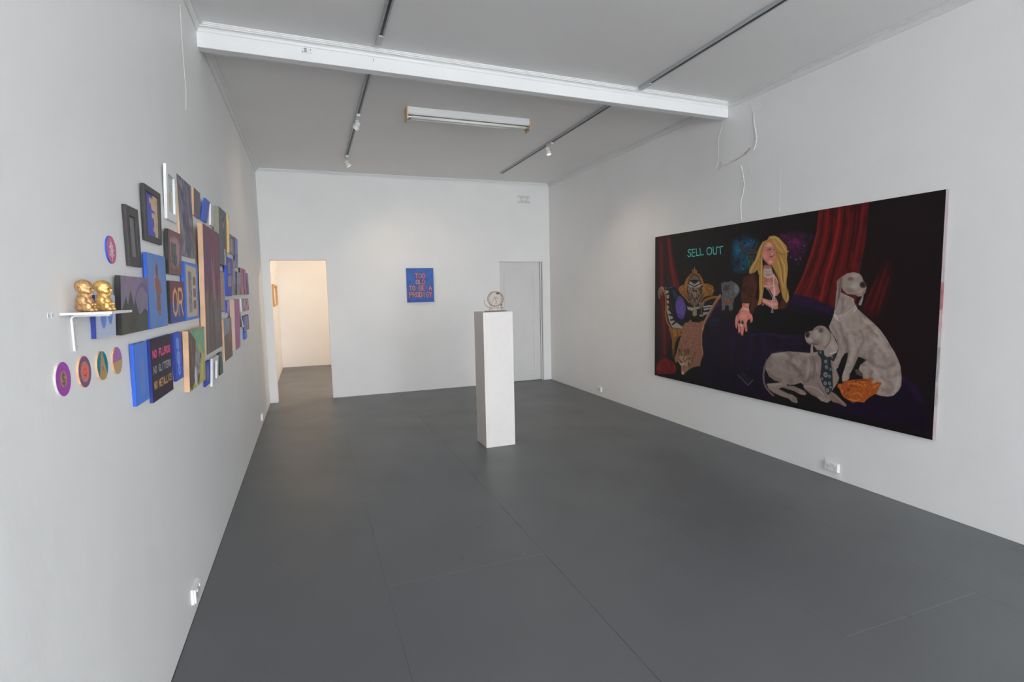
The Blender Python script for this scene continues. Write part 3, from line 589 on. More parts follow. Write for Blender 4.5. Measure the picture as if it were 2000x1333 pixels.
 ('p',(11,10,11),[506.2,472.3,520.3,457.8,543.8,470.9,580.0,487.5,611.7,481.4,653.7,509.7,691.5,558.0,671.5,607.4,599.7,621.0,570.2,615.7,508.3,628.2,475.4,617.9,464.9,580.3,484.3,530.5],3.2,1),
 ('p',(164,104,92),[526.7,250.3,554.1,252.7,559.2,289.0,574.6,325.8,585.8,388.6,586.8,397.5,577.4,415.5,581.8,446.9,580.6,487.4,568.2,490.3,543.8,470.9,523.6,450.7,524.6,434.4,527.5,369.7,527.5,305.3],1.3,1),
 ('e',(198,146,130),[563.8,397.5],8.0,16.1,20,8.0,0.6,0.0),
 ('e',(124,72,64),[535.5,324.0],6.6,16.4,0,10.9,0.5,0.0),
 ('e',(124,72,64),[554.0,343.0],13.4,5.4,0,10.8,0.4,0.0),
 ('e',(198,146,130),[548.1,351.9],8.1,7.0,0,10.8,0.5,0.0),
 ('l',(198,146,130),8.1,[531.0,443.6,555.8,461.2,573.7,460.6],5.4,0.7,0),
 ('e',(124,72,64),[567.5,445.0],4.3,10.7,0,4.3,0.5,0.0),
 ('p',(14,13,14),[526.2,370.6,536.1,370.8,551.7,388.3,564.8,420.1,561.5,440.6,549.4,438.6,524.6,428.9],1.1,1),
 ('p',(14,13,14),[568.7,421.0,578.9,413.2,587.9,395.3,593.4,410.9,588.1,442.2,581.9,453.6,575.7,433.5],1.1,1),
 ('l',(168,166,166),1.3,[536.2,372.1,548.7,392.9,561.3,424.7,564.5,442.8,565.1,481.4],0.8,1,0),
 ('l',(92,86,84),3.0,[527.0,269.5,540.8,273.3,554.4,270.7],1.1,1,0),
 ('e',(190,186,180),[528.0,269.8],0.9,1.2,0,0.7,1,0.0),
 ('e',(190,186,180),[530.0,270.2],0.9,1.1,0,0.7,1,0.0),
 ('e',(190,186,180),[531.9,270.7],0.9,1.1,0,0.7,1,0.0),
 ('e',(190,186,180),[533.9,271.2],0.9,1.1,0,0.7,1,0.0),
 ('e',(190,186,180),[535.9,271.7],0.9,1.1,0,0.7,1,0.0),
 ('e',(190,186,180),[537.9,272.1],0.9,1.1,0,0.7,1,0.0),
 ('e',(190,186,180),[539.9,272.6],0.9,1.1,0,0.7,1,0.0),
 ('e',(190,186,180),[541.8,272.8],0.9,1.1,0,0.7,1,0.0),
 ('e',(190,186,180),[543.8,272.6],0.9,1.1,0,0.7,1,0.0),
 ('e',(190,186,180),[545.7,272.4],0.9,1.1,0,0.7,1,0.0),
 ('e',(190,186,180),[547.7,272.2],0.9,1.1,0,0.7,1,0.0),
 ('e',(190,186,180),[549.6,272.0],0.9,1.1,0,0.7,1,0.0),
 ('e',(190,186,180),[551.5,271.9],0.9,1.1,0,0.7,1,0.0),
 ('e',(190,186,180),[553.5,271.7],0.9,1.1,0,0.7,1,0.0),
 ('l',(92,86,84),3.0,[526.1,275.9,541.6,279.7,556.6,277.2],1.1,1,0),
 ('e',(190,186,180),[527.2,276.1],0.9,1.2,0,0.7,1,0.0),
 ('e',(190,186,180),[529.5,276.6],0.9,1.1,0,0.7,1,0.0),
 ('e',(190,186,180),[531.7,277.1],0.9,1.1,0,0.7,1,0.0),
 ('e',(190,186,180),[533.9,277.6],0.9,1.1,0,0.7,1,0.0),
 ('e',(190,186,180),[536.1,278.0],0.9,1.1,0,0.7,1,0.0),
 ('e',(190,186,180),[538.3,278.5],0.9,1.1,0,0.7,1,0.0),
 ('e',(190,186,180),[540.5,279.0],0.9,1.1,0,0.7,1,0.0),
 ('e',(190,186,180),[542.6,279.2],0.9,1.1,0,0.7,1,0.0),
 ('e',(190,186,180),[544.8,279.0],0.9,1.1,0,0.7,1,0.0),
 ('e',(190,186,180),[547.0,278.8],0.9,1.1,0,0.7,1,0.0),
 ('e',(190,186,180),[549.1,278.7],0.9,1.1,0,0.7,1,0.0),
 ('e',(190,186,180),[551.3,278.5],0.9,1.1,0,0.7,1,0.0),
 ('e',(190,186,180),[553.4,278.3],0.9,1.1,0,0.7,1,0.0),
 ('e',(190,186,180),[555.6,278.1],0.9,1.1,0,0.7,1,0.0),
 ('l',(92,86,84),3.0,[525.6,282.2,541.9,286.1,557.9,283.6],1.1,1,0),
 ('e',(190,186,180),[526.8,282.5],0.9,1.2,0,0.7,1,0.0),
 ('e',(190,186,180),[529.1,283.0],0.9,1.2,0,0.7,1,0.0),
 ('e',(190,186,180),[531.5,283.5],0.9,1.1,0,0.7,1,0.0),
 ('e',(190,186,180),[533.8,284.0],0.9,1.1,0,0.7,1,0.0),
 ('e',(190,186,180),[536.1,284.4],0.9,1.1,0,0.7,1,0.0),
 ('e',(190,186,180),[538.5,284.9],0.9,1.1,0,0.7,1,0.0),
 ('e',(190,186,180),[540.8,285.4],0.9,1.1,0,0.7,1,0.0),
 ('e',(190,186,180),[543.1,285.6],0.9,1.1,0,0.7,1,0.0),
 ('e',(190,186,180),[545.4,285.4],0.9,1.1,0,0.7,1,0.0),
 ('e',(190,186,180),[547.7,285.2],0.9,1.1,0,0.7,1,0.0),
 ('e',(190,186,180),[550.0,285.0],0.9,1.1,0,0.7,1,0.0),
 ('e',(190,186,180),[552.2,284.9],0.9,1.1,0,0.7,1,0.0),
 ('e',(190,186,180),[554.5,284.7],0.9,1.1,0,0.7,1,0.0),
 ('e',(190,186,180),[556.8,284.5],0.9,1.1,0,0.7,1,0.0),
 ('l',(92,86,84),3.0,[525.7,288.7,542.7,292.5,559.2,289.9],1.1,1,0),
 ('e',(190,186,180),[526.9,288.9],0.9,1.2,0,0.7,1,0.0),
 ('e',(190,186,180),[529.4,289.4],0.9,1.2,0,0.7,1,0.0),
 ('e',(190,186,180),[531.8,289.9],0.9,1.1,0,0.7,1,0.0),
 ('e',(190,186,180),[534.2,290.4],0.9,1.1,0,0.7,1,0.0),
 ('e',(190,186,180),[536.6,290.8],0.9,1.1,0,0.7,1,0.0),
 ('e',(190,186,180),[539.0,291.3],0.9,1.1,0,0.7,1,0.0),
 ('e',(190,186,180),[541.4,291.8],0.9,1.1,0,0.7,1,0.0),
 ('e',(190,186,180),[543.8,292.0],0.9,1.1,0,0.7,1,0.0),
 ('e',(190,186,180),[546.2,291.8],0.9,1.1,0,0.7,1,0.0),
 ('e',(190,186,180),[548.6,291.6],0.9,1.1,0,0.7,1,0.0),
 ('e',(190,186,180),[551.0,291.4],0.9,1.1,0,0.7,1,0.0),
 ('e',(190,186,180),[553.3,291.3],0.9,1.1,0,0.7,1,0.0),
 ('e',(190,186,180),[555.7,291.1],0.9,1.1,0,0.7,1,0.0),
 ('e',(190,186,180),[558.0,290.9],0.9,1.1,0,0.7,1,0.0),
 ('l',(92,86,84),3.0,[526.4,295.1,543.4,298.9,559.9,296.3],1.1,1,0),
 ('e',(190,186,180),[527.6,295.4],0.9,1.2,0,0.7,1,0.0),
 ('e',(190,186,180),[530.1,295.9],0.9,1.2,0,0.7,1,0.0),
 ('e',(190,186,180),[532.5,296.3],0.9,1.1,0,0.7,1,0.0),
 ('e',(190,186,180),[534.9,296.8],0.9,1.1,0,0.7,1,0.0),
 ('e',(190,186,180),[537.3,297.3],0.9,1.1,0,0.7,1,0.0),
 ('e',(190,186,180),[539.7,297.7],0.9,1.1,0,0.7,1,0.0),
 ('e',(190,186,180),[542.2,298.2],0.9,1.1,0,0.7,1,0.0),
 ('e',(190,186,180),[544.5,298.4],0.9,1.1,0,0.7,1,0.0),
 ('e',(190,186,180),[546.9,298.2],0.9,1.1,0,0.7,1,0.0),
 ('e',(190,186,180),[549.3,298.0],0.9,1.1,0,0.7,1,0.0),
 ('e',(190,186,180),[551.7,297.8],0.9,1.1,0,0.7,1,0.0),
 ('e',(190,186,180),[554.0,297.6],0.9,1.1,0,0.7,1,0.0),
 ('e',(190,186,180),[556.4,297.5],0.9,1.1,0,0.7,1,0.0),
 ('e',(190,186,180),[558.7,297.3],0.9,1.1,0,0.7,1,0.0),
 ('l',(184,182,178),1.6,[526.5,305.2,541.5,319.7,559.5,311.6],1.1,0.9,0),
 ('l',(184,182,178),1.6,[526.5,298.4,544.5,314.4,562.4,302.7],1.1,0.9,0),
 ('l',(184,182,178),1.6,[562.4,302.7,565.2,352.3,570.4,397.5,568.9,433.6,571.5,469.8],1.1,0.9,0),
 ('l',(184,182,178),1.6,[565.3,302.9,563.1,352.3,568.4,406.5,559.1,442.9,561.0,488.4,558.0,505.0,565.5,504.6,561.0,486.1],1.1,0.9,0),
 ('l',(184,182,178),1.6,[530.5,361.5,548.4,369.2,563.2,359.1],1.1,0.9,0),
 ('l',(184,182,178),1.6,[565.4,307.4,574.6,325.8,580.3,352.8],1.1,0.9,0),
 ('e',(150,140,160),[526.6,459.9],2.2,2.2,0,0.8,1,0.8),
 ('e',(150,140,160),[528.8,465.9],2.2,2.2,0,0.8,1,0.8),
 ('e',(150,140,160),[525.1,466.9],2.2,2.2,0,0.8,1,0.8),
 ('p',(148,112,58),[536.1,115.4,544.3,96.7,562.1,94.9,578.4,109.2,591.7,133.3,604.9,157.0,609.6,188.0,607.4,222.4,611.5,266.3,610.9,301.2,608.0,344.8,609.9,373.4,615.9,397.6,618.6,423.9,616.7,441.5,609.8,455.0,596.5,424.2,588.5,379.7,583.6,344.0,575.7,308.0,561.9,271.3,554.1,248.2,564.2,226.7,570.0,187.4,562.9,146.5],1.3,1),
 ('p',(148,112,58),[544.6,115.9,532.4,115.7,520.2,121.9,509.7,147.7,502.1,174.2,496.3,210.5,483.7,237.2,472.6,264.5,470.6,288.0,477.9,293.1,494.0,284.8,503.5,271.5,510.3,304.3,510.9,350.8,513.1,397.3,512.0,434.7,506.2,472.3,520.3,462.5,524.6,429.8,528.5,378.9,529.3,323.7,526.3,286.9,521.8,231.5,521.3,194.9,525.3,154.5],1.4,1),
 ('p',(164,104,92),[529.7,139.3,536.3,126.7,547.7,121.8,559.7,130.4,565.4,151.2,568.8,182.8,570.3,205.1,567.7,227.1,561.5,243.4,552.6,250.7,543.5,249.0,534.1,232.7,524.6,213.6,518.7,190.1,519.2,162.7,523.7,147.4],1.3,1),
 ('e',(186,122,108),[530.6,200.6],8.2,10.9,0,9.3,0.7,0.0),
 ('e',(198,146,130),[545.0,143.8],9.6,7.0,0,9.1,0.7,0.0),
 ('e',(194,140,122),[550.9,234.4],7.0,4.8,0,5.9,0.8,0.0),
 ('e',(150,84,78),[560.6,186.2],3.7,8.0,0,5.3,0.5,0.0),
 ('e',(198,146,130),[557.7,192.5],2.1,6.9,10,3.2,0.7,0.0),
 ('e',(120,66,60),[560.8,199.6],3.2,1.6,0,1.3,0.8,0.0),
 ('e',(196,126,112),[558.3,194.8],2.1,2.1,0,1.6,0.8,0.0),
 ('e',(100,58,56),[545.3,167.2],7.5,3.2,-6,2.1,0.8,0.0),
 ('e',(186,160,150),[546.0,169.1],3.8,1.6,-6,0.8,0.8,0.0),
 ('e',(36,26,28),[546.9,169.2],1.9,1.6,0,0.8,1,0.0),
 ('l',(40,26,28),1.1,[539.9,165.5,545.3,164.0,551.4,168.0],0.8,1,0),
 ('l',(112,70,58),1.3,[536.7,157.0,545.1,153.7,553.6,158.5],1.3,0.8,0),
 ('e',(58,38,38),[563.3,169.6],2.4,1.1,0,1.1,0.9,0.0),
 ('l',(112,70,58),1.1,[560.2,158.5,565.5,159.2],1.1,0.7,0),
 ('e',(156,58,62),[553.1,206.7],5.9,2.9,-6,1.3,1,0.0),
 ('e',(70,28,30),[552.9,207.2],3.7,1.1,-6,0.8,1,0.0),
 ('e',(186,96,92),[552.6,212.1],4.3,1.3,-4,1.1,0.8,0.0),
 ('l',(124,72,64),2.2,[546.5,247.5,534.1,232.7,526.2,216.0],3.3,0.6,0),
 ('p',(124,72,64),[531.2,241.6,552.6,252.5,555.9,268.6,526.9,266.3],3.8,0.6),
 ('l',(188,154,92),4.1,[547.4,103.9,568.2,107.5,589.0,141.6,601.0,178.2,605.5,196.1],3.6,0.75,0.5),
 ('l',(96,66,32),2.1,[563.0,150.9,575.3,188.0,592.8,199.0,606.9,196.3],3.6,0.75,0.5),
 ('l',(188,154,92),2.6,[559.6,119.3,574.8,157.0,592.6,185.8],3.7,0.75,0.5),
 ('l',(96,66,32),3.1,[569.5,187.3,581.6,219.7,591.2,273.5,594.9,326.7,607.2,380.0],3.6,0.75,0.5),
 ('l',(188,154,92),3.6,[584.4,211.2,599.5,256.6,603.2,309.5,601.1,353.4,610.3,397.6],3.6,0.75,0.5),
 ('l',(96,66,32),2.6,[555.6,252.8,571.1,289.8,583.5,335.1,593.0,388.7],3.7,0.75,0.5),
 ('l',(188,154,92),3.1,[575.9,227.9,587.0,282.0,592.2,335.4,598.5,371.0],3.6,0.75,0.5),
 ('l',(188,154,92),2.8,[520.3,128.7,511.4,161.7,504.1,202.1,490.3,242.5,477.7,279.0],3.9,0.75,0.5),
 ('l',(96,66,32),2.8,[523.6,140.6,516.4,180.6,512.3,226.0,513.0,276.8],3.9,0.75,0.5),
 ('l',(188,154,92),3.3,[516.8,212.7,517.6,267.9,520.0,323.3,520.2,388.1,516.8,434.6],3.9,0.75,0.5),
 ('l',(96,66,32),2.3,[505.9,220.8,496.8,252.4,484.3,284.1],3.9,0.75,0.5),
 ('l',(96,66,32),2.2,[523.9,268.4,523.7,323.5,523.9,378.9],3.9,0.75,0.5),
 ('l',(96,66,32),1.9,[544.6,116.8,550.7,126.8,563.0,150.9],3.7,0.75,0.5),
 ('l',(188,154,92),2.1,[613.3,406.4,613.1,428.4,609.7,446.1],3.6,0.75,0.5),
 ('l',(96,66,32),2.3,[606.7,353.5,610.3,397.6,608.2,441.7],3.6,0.75,0.5),
 ('p',(170,104,92),[446.5,460.1,475.1,460.2,473.1,485.6,477.4,511.8,487.5,527.8,489.7,549.2,488.0,568.4,482.8,570.8,478.6,550.1,471.3,550.7,465.5,570.5,467.8,594.5,469.5,622.4,462.8,625.2,458.4,602.8,454.8,586.1,454.5,615.5,452.2,649.1,444.6,648.1,442.9,616.8,441.3,599.8,440.7,636.8,432.7,636.8,430.8,593.5,427.9,583.9,426.1,616.8,419.6,594.6,417.8,565.0,421.7,534.9,430.7,519.5,436.7,499.6,446.1,482.0],1.2,1),
 ('n',[446.5,460.1,475.1,460.2,473.1,485.6,477.4,511.8,487.5,527.8,489.7,549.2,488.0,568.4,482.8,570.8,478.6,550.1,471.3,550.7,465.5,570.5,467.8,594.5,469.5,622.4,462.8,625.2,458.4,602.8,454.8,586.1,454.5,615.5,452.2,649.1,444.6,648.1,442.9,616.8,441.3,599.8,440.7,636.8,432.7,636.8,430.8,593.5,427.9,583.9,426.1,616.8,419.6,594.6,417.8,565.0,421.7,534.9,430.7,519.5,436.7,499.6,446.1,482.0],[(150,80,72),(198,124,110),(176,100,90)],8.9,61,0.7,(1,1),1.2),
 ('e',(192,138,122),[450.8,532.9],13.0,8.9,0,11.9,0.6,0.0),
 ('l',(120,62,56),3.0,[440.1,494.5,435.2,524.1,427.4,544.4],4.2,0.5,0),
 ('l',(110,54,50),1.5,[431.4,583.5,432.5,558.8],1.5,0.8,0),
 ('l',(110,54,50),1.5,[442.1,607.1,440.9,567.9],1.5,0.8,0),
 ('l',(110,54,50),1.5,[455.6,590.9,452.9,561.9],1.5,0.8,0),
 ('l',(110,54,50),1.5,[428.0,593.8,427.7,564.1],1.5,0.8,0),
 ('e',(40,16,20),[424.0,613.1],2.1,2.7,0,1.2,1,0.0),
 ('e',(40,16,20),[436.8,634.3],2.1,2.7,0,1.2,1,0.0),
 ('e',(40,16,20),[448.7,646.6],2.1,2.7,0,1.2,1,0.0),
 ('e',(40,16,20),[466.1,621.9],2.1,2.6,0,1.2,1,0.0),
 ('e',(40,16,20),[486.0,566.7],2.0,2.6,0,1.2,1,0.0),
 ('e',(24,88,52),[448.5,570.6],5.1,6.0,0,1.5,1,0.0),
 ('e',(10,34,22),[449.9,573.4],2.4,2.7,0,1.5,0.8,0.0),
 ('e',(176,170,164),[443.9,588.2],3.9,4.2,0,1.2,1,0.0),
 ('e',(50,18,26),[435.4,569.4],3.9,5.1,0,1.5,1,0.0),
 ('e',(150,140,134),[441.0,575.2],2.4,1.8,0,1.2,1,0.0),
 ('l',(176,170,166),1.8,[446.2,494.2,460.5,495.9,474.0,501.4],1.2,0.85,0),
 ('l',(176,170,166),1.8,[447.0,499.0,457.1,488.8,468.8,490.6],1.2,0.85,0),
 ('l',(176,170,166),1.8,[450.2,481.8,460.5,493.5,473.2,495.2],1.2,0.85,0),
 ('p',(20,22,26),[432.9,880.6,456.6,859.8,495.0,895.4,475.7,932.0],1.6,1),
 ('l',(88,92,98),2.0,[434.5,883.5,475.7,930.9,495.0,896.5],1.3,1,0),
 ('l',(40,44,50),1.3,[447.4,874.7,466.2,881.7,456.6,859.8],1.6,0.7,0),
 ('l',(56,60,66),1.0,[457.0,889.6,474.0,906.6],1.6,0.6,0),
 ('l',(84,72,68),6.6,[548.5,767.8,538.4,813.0,535.0,857.0,538.5,899.4,548.0,926.9,562.4,948.3,573.1,957.7],1.5,1,0),
 ('l',(110,96,88),2.0,[547.1,768.1,537.0,813.3,533.6,857.4,537.1,899.8,546.6,927.4,561.0,948.8,571.7,958.2],2.0,0.7,0),
 ('p',(112,98,92),[563.3,730.9,588.9,719.7,620.2,707.3,655.5,704.4,689.4,702.8,710.2,692.0,719.2,681.9,735.0,679.1,753.1,702.1,760.2,726.9,767.5,766.5,777.3,803.3,773.1,828.7,760.9,867.0,752.7,891.7,739.4,896.0,721.0,886.3,692.6,871.3,673.2,869.0,663.3,861.8,643.6,877.6,628.4,884.1,599.5,877.8,575.1,874.1,555.4,856.0,548.1,836.4,542.2,820.7,544.5,785.8,552.5,754.2],1.4,1),
 ('n',[563.3,730.9,588.9,719.7,620.2,707.3,655.5,704.4,689.4,702.8,710.2,692.0,719.2,681.9,735.0,679.1,753.1,702.1,760.2,726.9,767.5,766.5,777.3,803.3,773.1,828.7,760.9,867.0,752.7,891.7,739.4,896.0,721.0,886.3,692.6,871.3,673.2,869.0,663.3,861.8,643.6,877.6,628.4,884.1,599.5,877.8,575.1,874.1,555.4,856.0,548.1,836.4,542.2,820.7,544.5,785.8,552.5,754.2],[(98,85,79),(126,112,105),(106,92,86)],24.9,71,0.8,(1,1),0.9),
 ('l',(148,136,130),10.6,[570.2,738.0,597.0,728.6,615.4,729.1],14.9,0.6,0.4),
 ('l',(78,66,62),7.9,[616.0,761.8,641.9,780.5,659.9,808.4,672.9,849.1],11.0,0.6,0.4),
 ('l',(70,66,64),9.4,[620.4,715.9,633.5,733.7,628.7,750.9],13.1,0.6,0.4),
 ('l',(148,136,130),9.2,[636.3,749.3,651.7,770.2,659.0,760.5],12.9,0.6,0.4),
 ('l',(78,66,62),6.4,[552.3,835.4,572.1,860.1,599.3,869.5],9.0,0.6,0.4),
 ('l',(128,114,104),14.5,[571.0,788.4,598.3,807.2,617.2,835.6],20.4,0.6,0.4),
 ('l',(148,136,130),6.7,[685.3,739.0,686.2,786.0,682.3,834.5],9.4,0.6,0.4),
 ('l',(78,66,62),4.8,[699.1,720.5,707.0,765.5,701.2,829.4,706.5,859.3],6.8,0.6,0.4),
 ('l',(124,96,96),6.5,[717.8,724.4,713.9,763.9,721.4,793.0,719.7,824.4],9.1,0.6,0.4),
 ('l',(148,136,130),4.3,[711.3,749.0,714.4,787.0,726.3,807.2],6.1,0.6,0.4),
 ('l',(148,136,130),5.8,[665.5,711.3,689.5,710.6,705.8,703.6],8.1,0.6,0.4),
 ('l',(134,120,112),7.2,[589.5,759.2,605.7,772.3],10.1,0.6,0.4),
 ('l',(78,66,62),4.5,[677.9,859.6,691.8,832.0,696.0,799.4],6.2,0.6,0.4),
 ('p',(118,104,97),[547.6,901.1,599.5,877.8,622.9,867.1,618.2,893.3,597.3,909.9,592.0,915.7,618.8,928.3,639.5,932.9,652.3,944.2,656.5,967.3,652.3,972.0,637.6,970.5,627.1,957.6,600.7,953.0,570.6,941.4,555.1,926.9],1.2,1),
 ('l',(148,136,130),5.0,[554.7,903.4,572.8,902.4,599.6,886.2],5.9,0.6,0),
 ('l',(78,66,62),2.9,[592.1,917.8,618.8,930.4,629.3,935.3],2.9,0.6,0),
 ('e',(98,84,80),[644.9,954.9],8.4,6.6,40,3.7,0.6,0.0),
 ('p',(104,90,85),[618.1,889.1,643.7,885.7,658.9,891.3,676.3,900.1,684.2,912.8,679.1,921.7,661.9,922.0,644.2,912.1,623.6,908.2,605.2,905.4],1.2,1),
 ('n',[658.9,893.4,676.3,900.1,684.2,912.8,679.1,921.7,661.9,922.0],[(90,74,70),(140,122,114),(80,66,62)],3.2,73,0.8,(1,1),0.9),
 ('p',(116,101,94),[673.2,865.0,692.1,843.8,715.2,825.7,729.2,841.2,738.9,873.0,752.7,895.5,758.6,912.7,753.4,925.9,745.8,936.2,728.8,934.3,714.7,919.5,698.1,911.2,681.0,894.7,673.0,881.1],1.3,1),
 ('l',(148,136,130),3.1,[678.2,875.5,697.3,869.9,716.1,876.0,735.0,901.2],4.0,0.6,0),
 ('l',(78,66,62),3.1,[678.5,891.4,702.7,903.8,716.9,914.9],3.6,0.6,0),
 ('l',(78,66,62),2.6,[715.6,848.9,729.9,875.7,744.1,909.8],3.0,0.7,0),
 ('n',[714.6,917.6,730.7,914.3,744.3,917.5,753.4,925.9,745.8,936.2,728.8,934.3],[(90,76,72),(146,128,120),(84,70,66)],3.4,74,0.8,(1,1),0.9),
 ('p',(108,88,78),[753.4,876.2,770.0,886.1,783.3,904.4,797.4,922.0,800.3,932.1,794.6,937.2,779.5,928.2,762.2,926.7,754.3,917.9,750.5,896.2],1.0,1),
 ('l',(140,120,106),2.5,[759.1,882.0,774.7,903.5,790.0,920.8],2.9,0.6,0),
 ('l',(78,66,62),1.7,[758.2,893.7,772.8,915.5,788.1,929.0],1.7,0.6,0),
 ('p',(112,98,92),[698.0,658.5,734.7,667.7,748.6,695.4,721.6,689.1,710.1,683.5],1.3,1),
 ('p',(34,38,40),[711.2,683.3,731.7,682.7,735.5,705.5,748.9,710.4,764.9,696.0,761.3,730.4,751.4,725.0,756.9,776.6,760.5,843.7,757.8,874.8,747.3,899.2,739.1,880.7,726.8,834.1,723.2,815.7,725.3,761.2,724.1,723.1,715.1,705.7],0.8,1),
 ('p',(52,58,60),[736.8,712.9,743.5,715.3,745.9,779.3,742.5,776.3],2.1,0.6),
 ('e',(116,122,124),[737.2,734.9],4.2,4.7,0,1.7,0.85,0.0),
 ('e',(60,66,68),[737.2,734.9],2.1,2.3,0,1.3,0.7,0.0),
 ('e',(116,122,124),[740.0,761.7],4.2,4.7,0,1.7,0.85,0.0),
 ('e',(60,66,68),[740.0,761.7],2.1,2.3,0,1.3,0.7,0.0),
 ('e',(116,122,124),[738.5,800.2],6.4,7.0,0,1.7,0.85,0.0),
 ('e',(60,66,68),[738.5,800.2],3.2,3.5,0,1.3,0.7,0.0),
 ('e',(116,122,124),[749.8,804.9],3.8,4.2,0,1.7,0.85,0.0),
 ('e',(60,66,68),[749.8,804.9],1.9,2.1,0,1.3,0.7,0.0),
 ('e',(116,122,124),[738.3,842.4],4.7,5.2,0,1.7,0.85,0.0),
 ('e',(60,66,68),[738.3,842.4],2.3,2.6,0,1.3,0.7,0.0),
 ('e',(116,122,124),[750.5,839.0],4.2,4.6,0,1.7,0.85,0.0),
 ('e',(60,66,68),[750.5,839.0],2.1,2.3,0,1.3,0.7,0.0),
 ('e',(116,122,124),[735.4,866.4],3.9,4.2,0,1.7,0.85,0.0),
 ('e',(60,66,68),[735.4,866.4],1.9,2.1,0,1.3,0.7,0.0),
 ('e',(116,122,124),[745.7,874.8],5.1,5.6,0,1.7,0.85,0.0),
 ('e',(60,66,68),[745.7,874.8],2.5,2.8,0,1.3,0.7,0.0),
 ('e',(116,122,124),[752.3,770.1],2.9,3.2,0,1.7,0.85,0.0),
 ('e',(60,66,68),[752.3,770.1],1.5,1.6,0,1.3,0.7,0.0),
 ('e',(116,122,124),[721.2,693.0],3.0,3.3,0,1.7,0.85,0.0),
 ('e',(60,66,68),[721.2,693.0],1.5,1.7,0,1.3,0.7,0.0),
 ('e',(116,122,124),[755.4,709.1],2.5,2.7,0,1.7,0.85,0.0),
 ('e',(60,66,68),[755.4,709.1],1.2,1.4,0,1.2,0.7,0.0),
 ('e',(116,122,124),[729.3,821.8],3.0,3.3,0,1.7,0.85,0.0),
 ('e',(60,66,68),[729.3,821.8],1.5,1.7,0,1.3,0.7,0.0),
 ('e',(116,122,124),[754.1,856.9],3.4,3.7,0,1.7,0.85,0.0),
 ('e',(60,66,68),[754.1,856.9],1.7,1.8,0,1.3,0.7,0.0),
 ('e',(116,122,124),[742.7,894.9],2.6,2.8,0,1.7,0.85,0.0),
 ('e',(60,66,68),[742.7,894.9],1.3,1.4,0,1.3,0.7,0.0),
 ('p',(124,112,104),[672.6,624.1,673.2,605.6,678.4,597.5,687.3,592.5,697.1,587.5,701.0,575.1,710.0,564.6,721.3,560.0,731.5,563.9,740.6,576.4,747.6,592.4,750.3,620.1,747.6,646.7,734.6,663.9,731.6,679.7,716.9,683.0,708.6,670.3,699.2,663.0,688.6,659.2,680.1,653.6,675.0,638.6],1.1,1),
 ('e',(148,136,130),[710.8,602.7],10.8,12.9,0,10.8,0.7,0.0),
 ('e',(92,80,74),[709.3,645.1],10.8,5.6,10,8.7,0.6,0.0),
 ('e',(148,136,130),[734.9,622.3],7.2,14.8,0,8.4,0.6,0.0),
 ('e',(98,82,76),[710.3,576.0],9.5,3.0,-14,4.3,0.7,0.0),
 ('e',(60,38,36),[681.0,611.2],6.7,8.4,10,2.2,1,0.0),
 ('e',(30,18,18),[680.1,614.4],2.7,2.7,0,1.8,1,0.0),
 ('e',(150,136,130),[688.1,636.7],8.8,5.7,20,5.3,0.6,0.0),
 ('e',(96,54,50),[702.5,654.7],8.7,2.2,10,2.2,0.8,0.0),
 ('l',(60,34,34),1.3,[678.9,649.8,688.5,656.1,702.6,657.0,714.1,652.8],1.3,0.8,0),
 ('e',(66,46,40),[720.9,585.5],7.3,6.0,-20,3.0,0.7,0.0),
 ('e',(140,106,70),[723.2,586.7],3.0,2.3,0,0.9,1,0.0),
 ('e',(26,16,14),[723.2,586.7],1.7,1.7,0,0.6,1,0.0),
 ('p',(132,120,112),[747.5,588.7,755.4,602.6,762.4,625.8,770.7,654.1,771.4,668.8,766.9,686.4,755.3,701.7,741.2,712.8,732.8,704.2,731.6,679.7,735.7,661.9,744.3,645.4,748.9,624.0],0.8,1),
 ('e',(152,140,132),[756.5,656.5],7.0,12.4,-30,8.3,0.6,0.0),
 ('l',(74,44,40),1.5,[746.8,588.8,749.4,609.0,747.8,635.4,740.0,655.5,733.0,671.8],1.3,0.9,0),
 ('e',(196,186,180),[750.3,694.3],1.3,1.3,0,0.6,1,0.0),
 ('e',(196,186,180),[754.0,690.7],1.2,1.2,0,0.6,1,0.0),
 ('e',(196,186,180),[757.6,687.7],1.2,1.2,0,0.6,1,0.0),
 ('e',(196,186,180),[761.0,685.6],1.2,1.2,0,0.6,1,0.0),
 ('e',(196,186,180),[764.9,682.6],1.2,1.2,0,0.6,1,0.0),
 ('p',(128,116,108),[692.8,659.3,698.5,662.3,700.0,689.2,699.2,701.0,694.6,704.2,691.2,700.5,691.7,675.1],1.1,1),
 ('p',(122,108,102),[760.8,389.7,778.1,402.8,808.1,428.3,809.1,444.2,817.0,472.5,830.9,493.9,841.7,510.1,862.9,541.4,876.9,566.4,890.8,599.6,901.9,631.4,911.5,657.0,920.1,688.6,925.5,714.5,929.1,758.9,929.2,795.2,924.4,817.9,913.1,844.1,900.4,853.2,884.0,855.4,865.3,848.7,849.0,818.5,837.6,783.0,828.0,749.9,831.1,729.8,846.3,704.1,835.6,696.7,824.9,692.5,813.5,746.9,805.0,778.4,803.7,801.9,796.5,815.1,785.7,820.1,784.1,797.2,791.4,752.0,797.7,701.2,798.3,678.1,789.9,684.2,781.1,711.2,772.5,756.5,763.2,775.6,759.2,735.9,767.4,700.6,772.5,666.2,765.9,627.3,756.4,601.9,747.4,582.9,743.4,563.2,750.3,532.4,756.6,498.6,758.5,462.1,759.7,429.1],1.0,1),
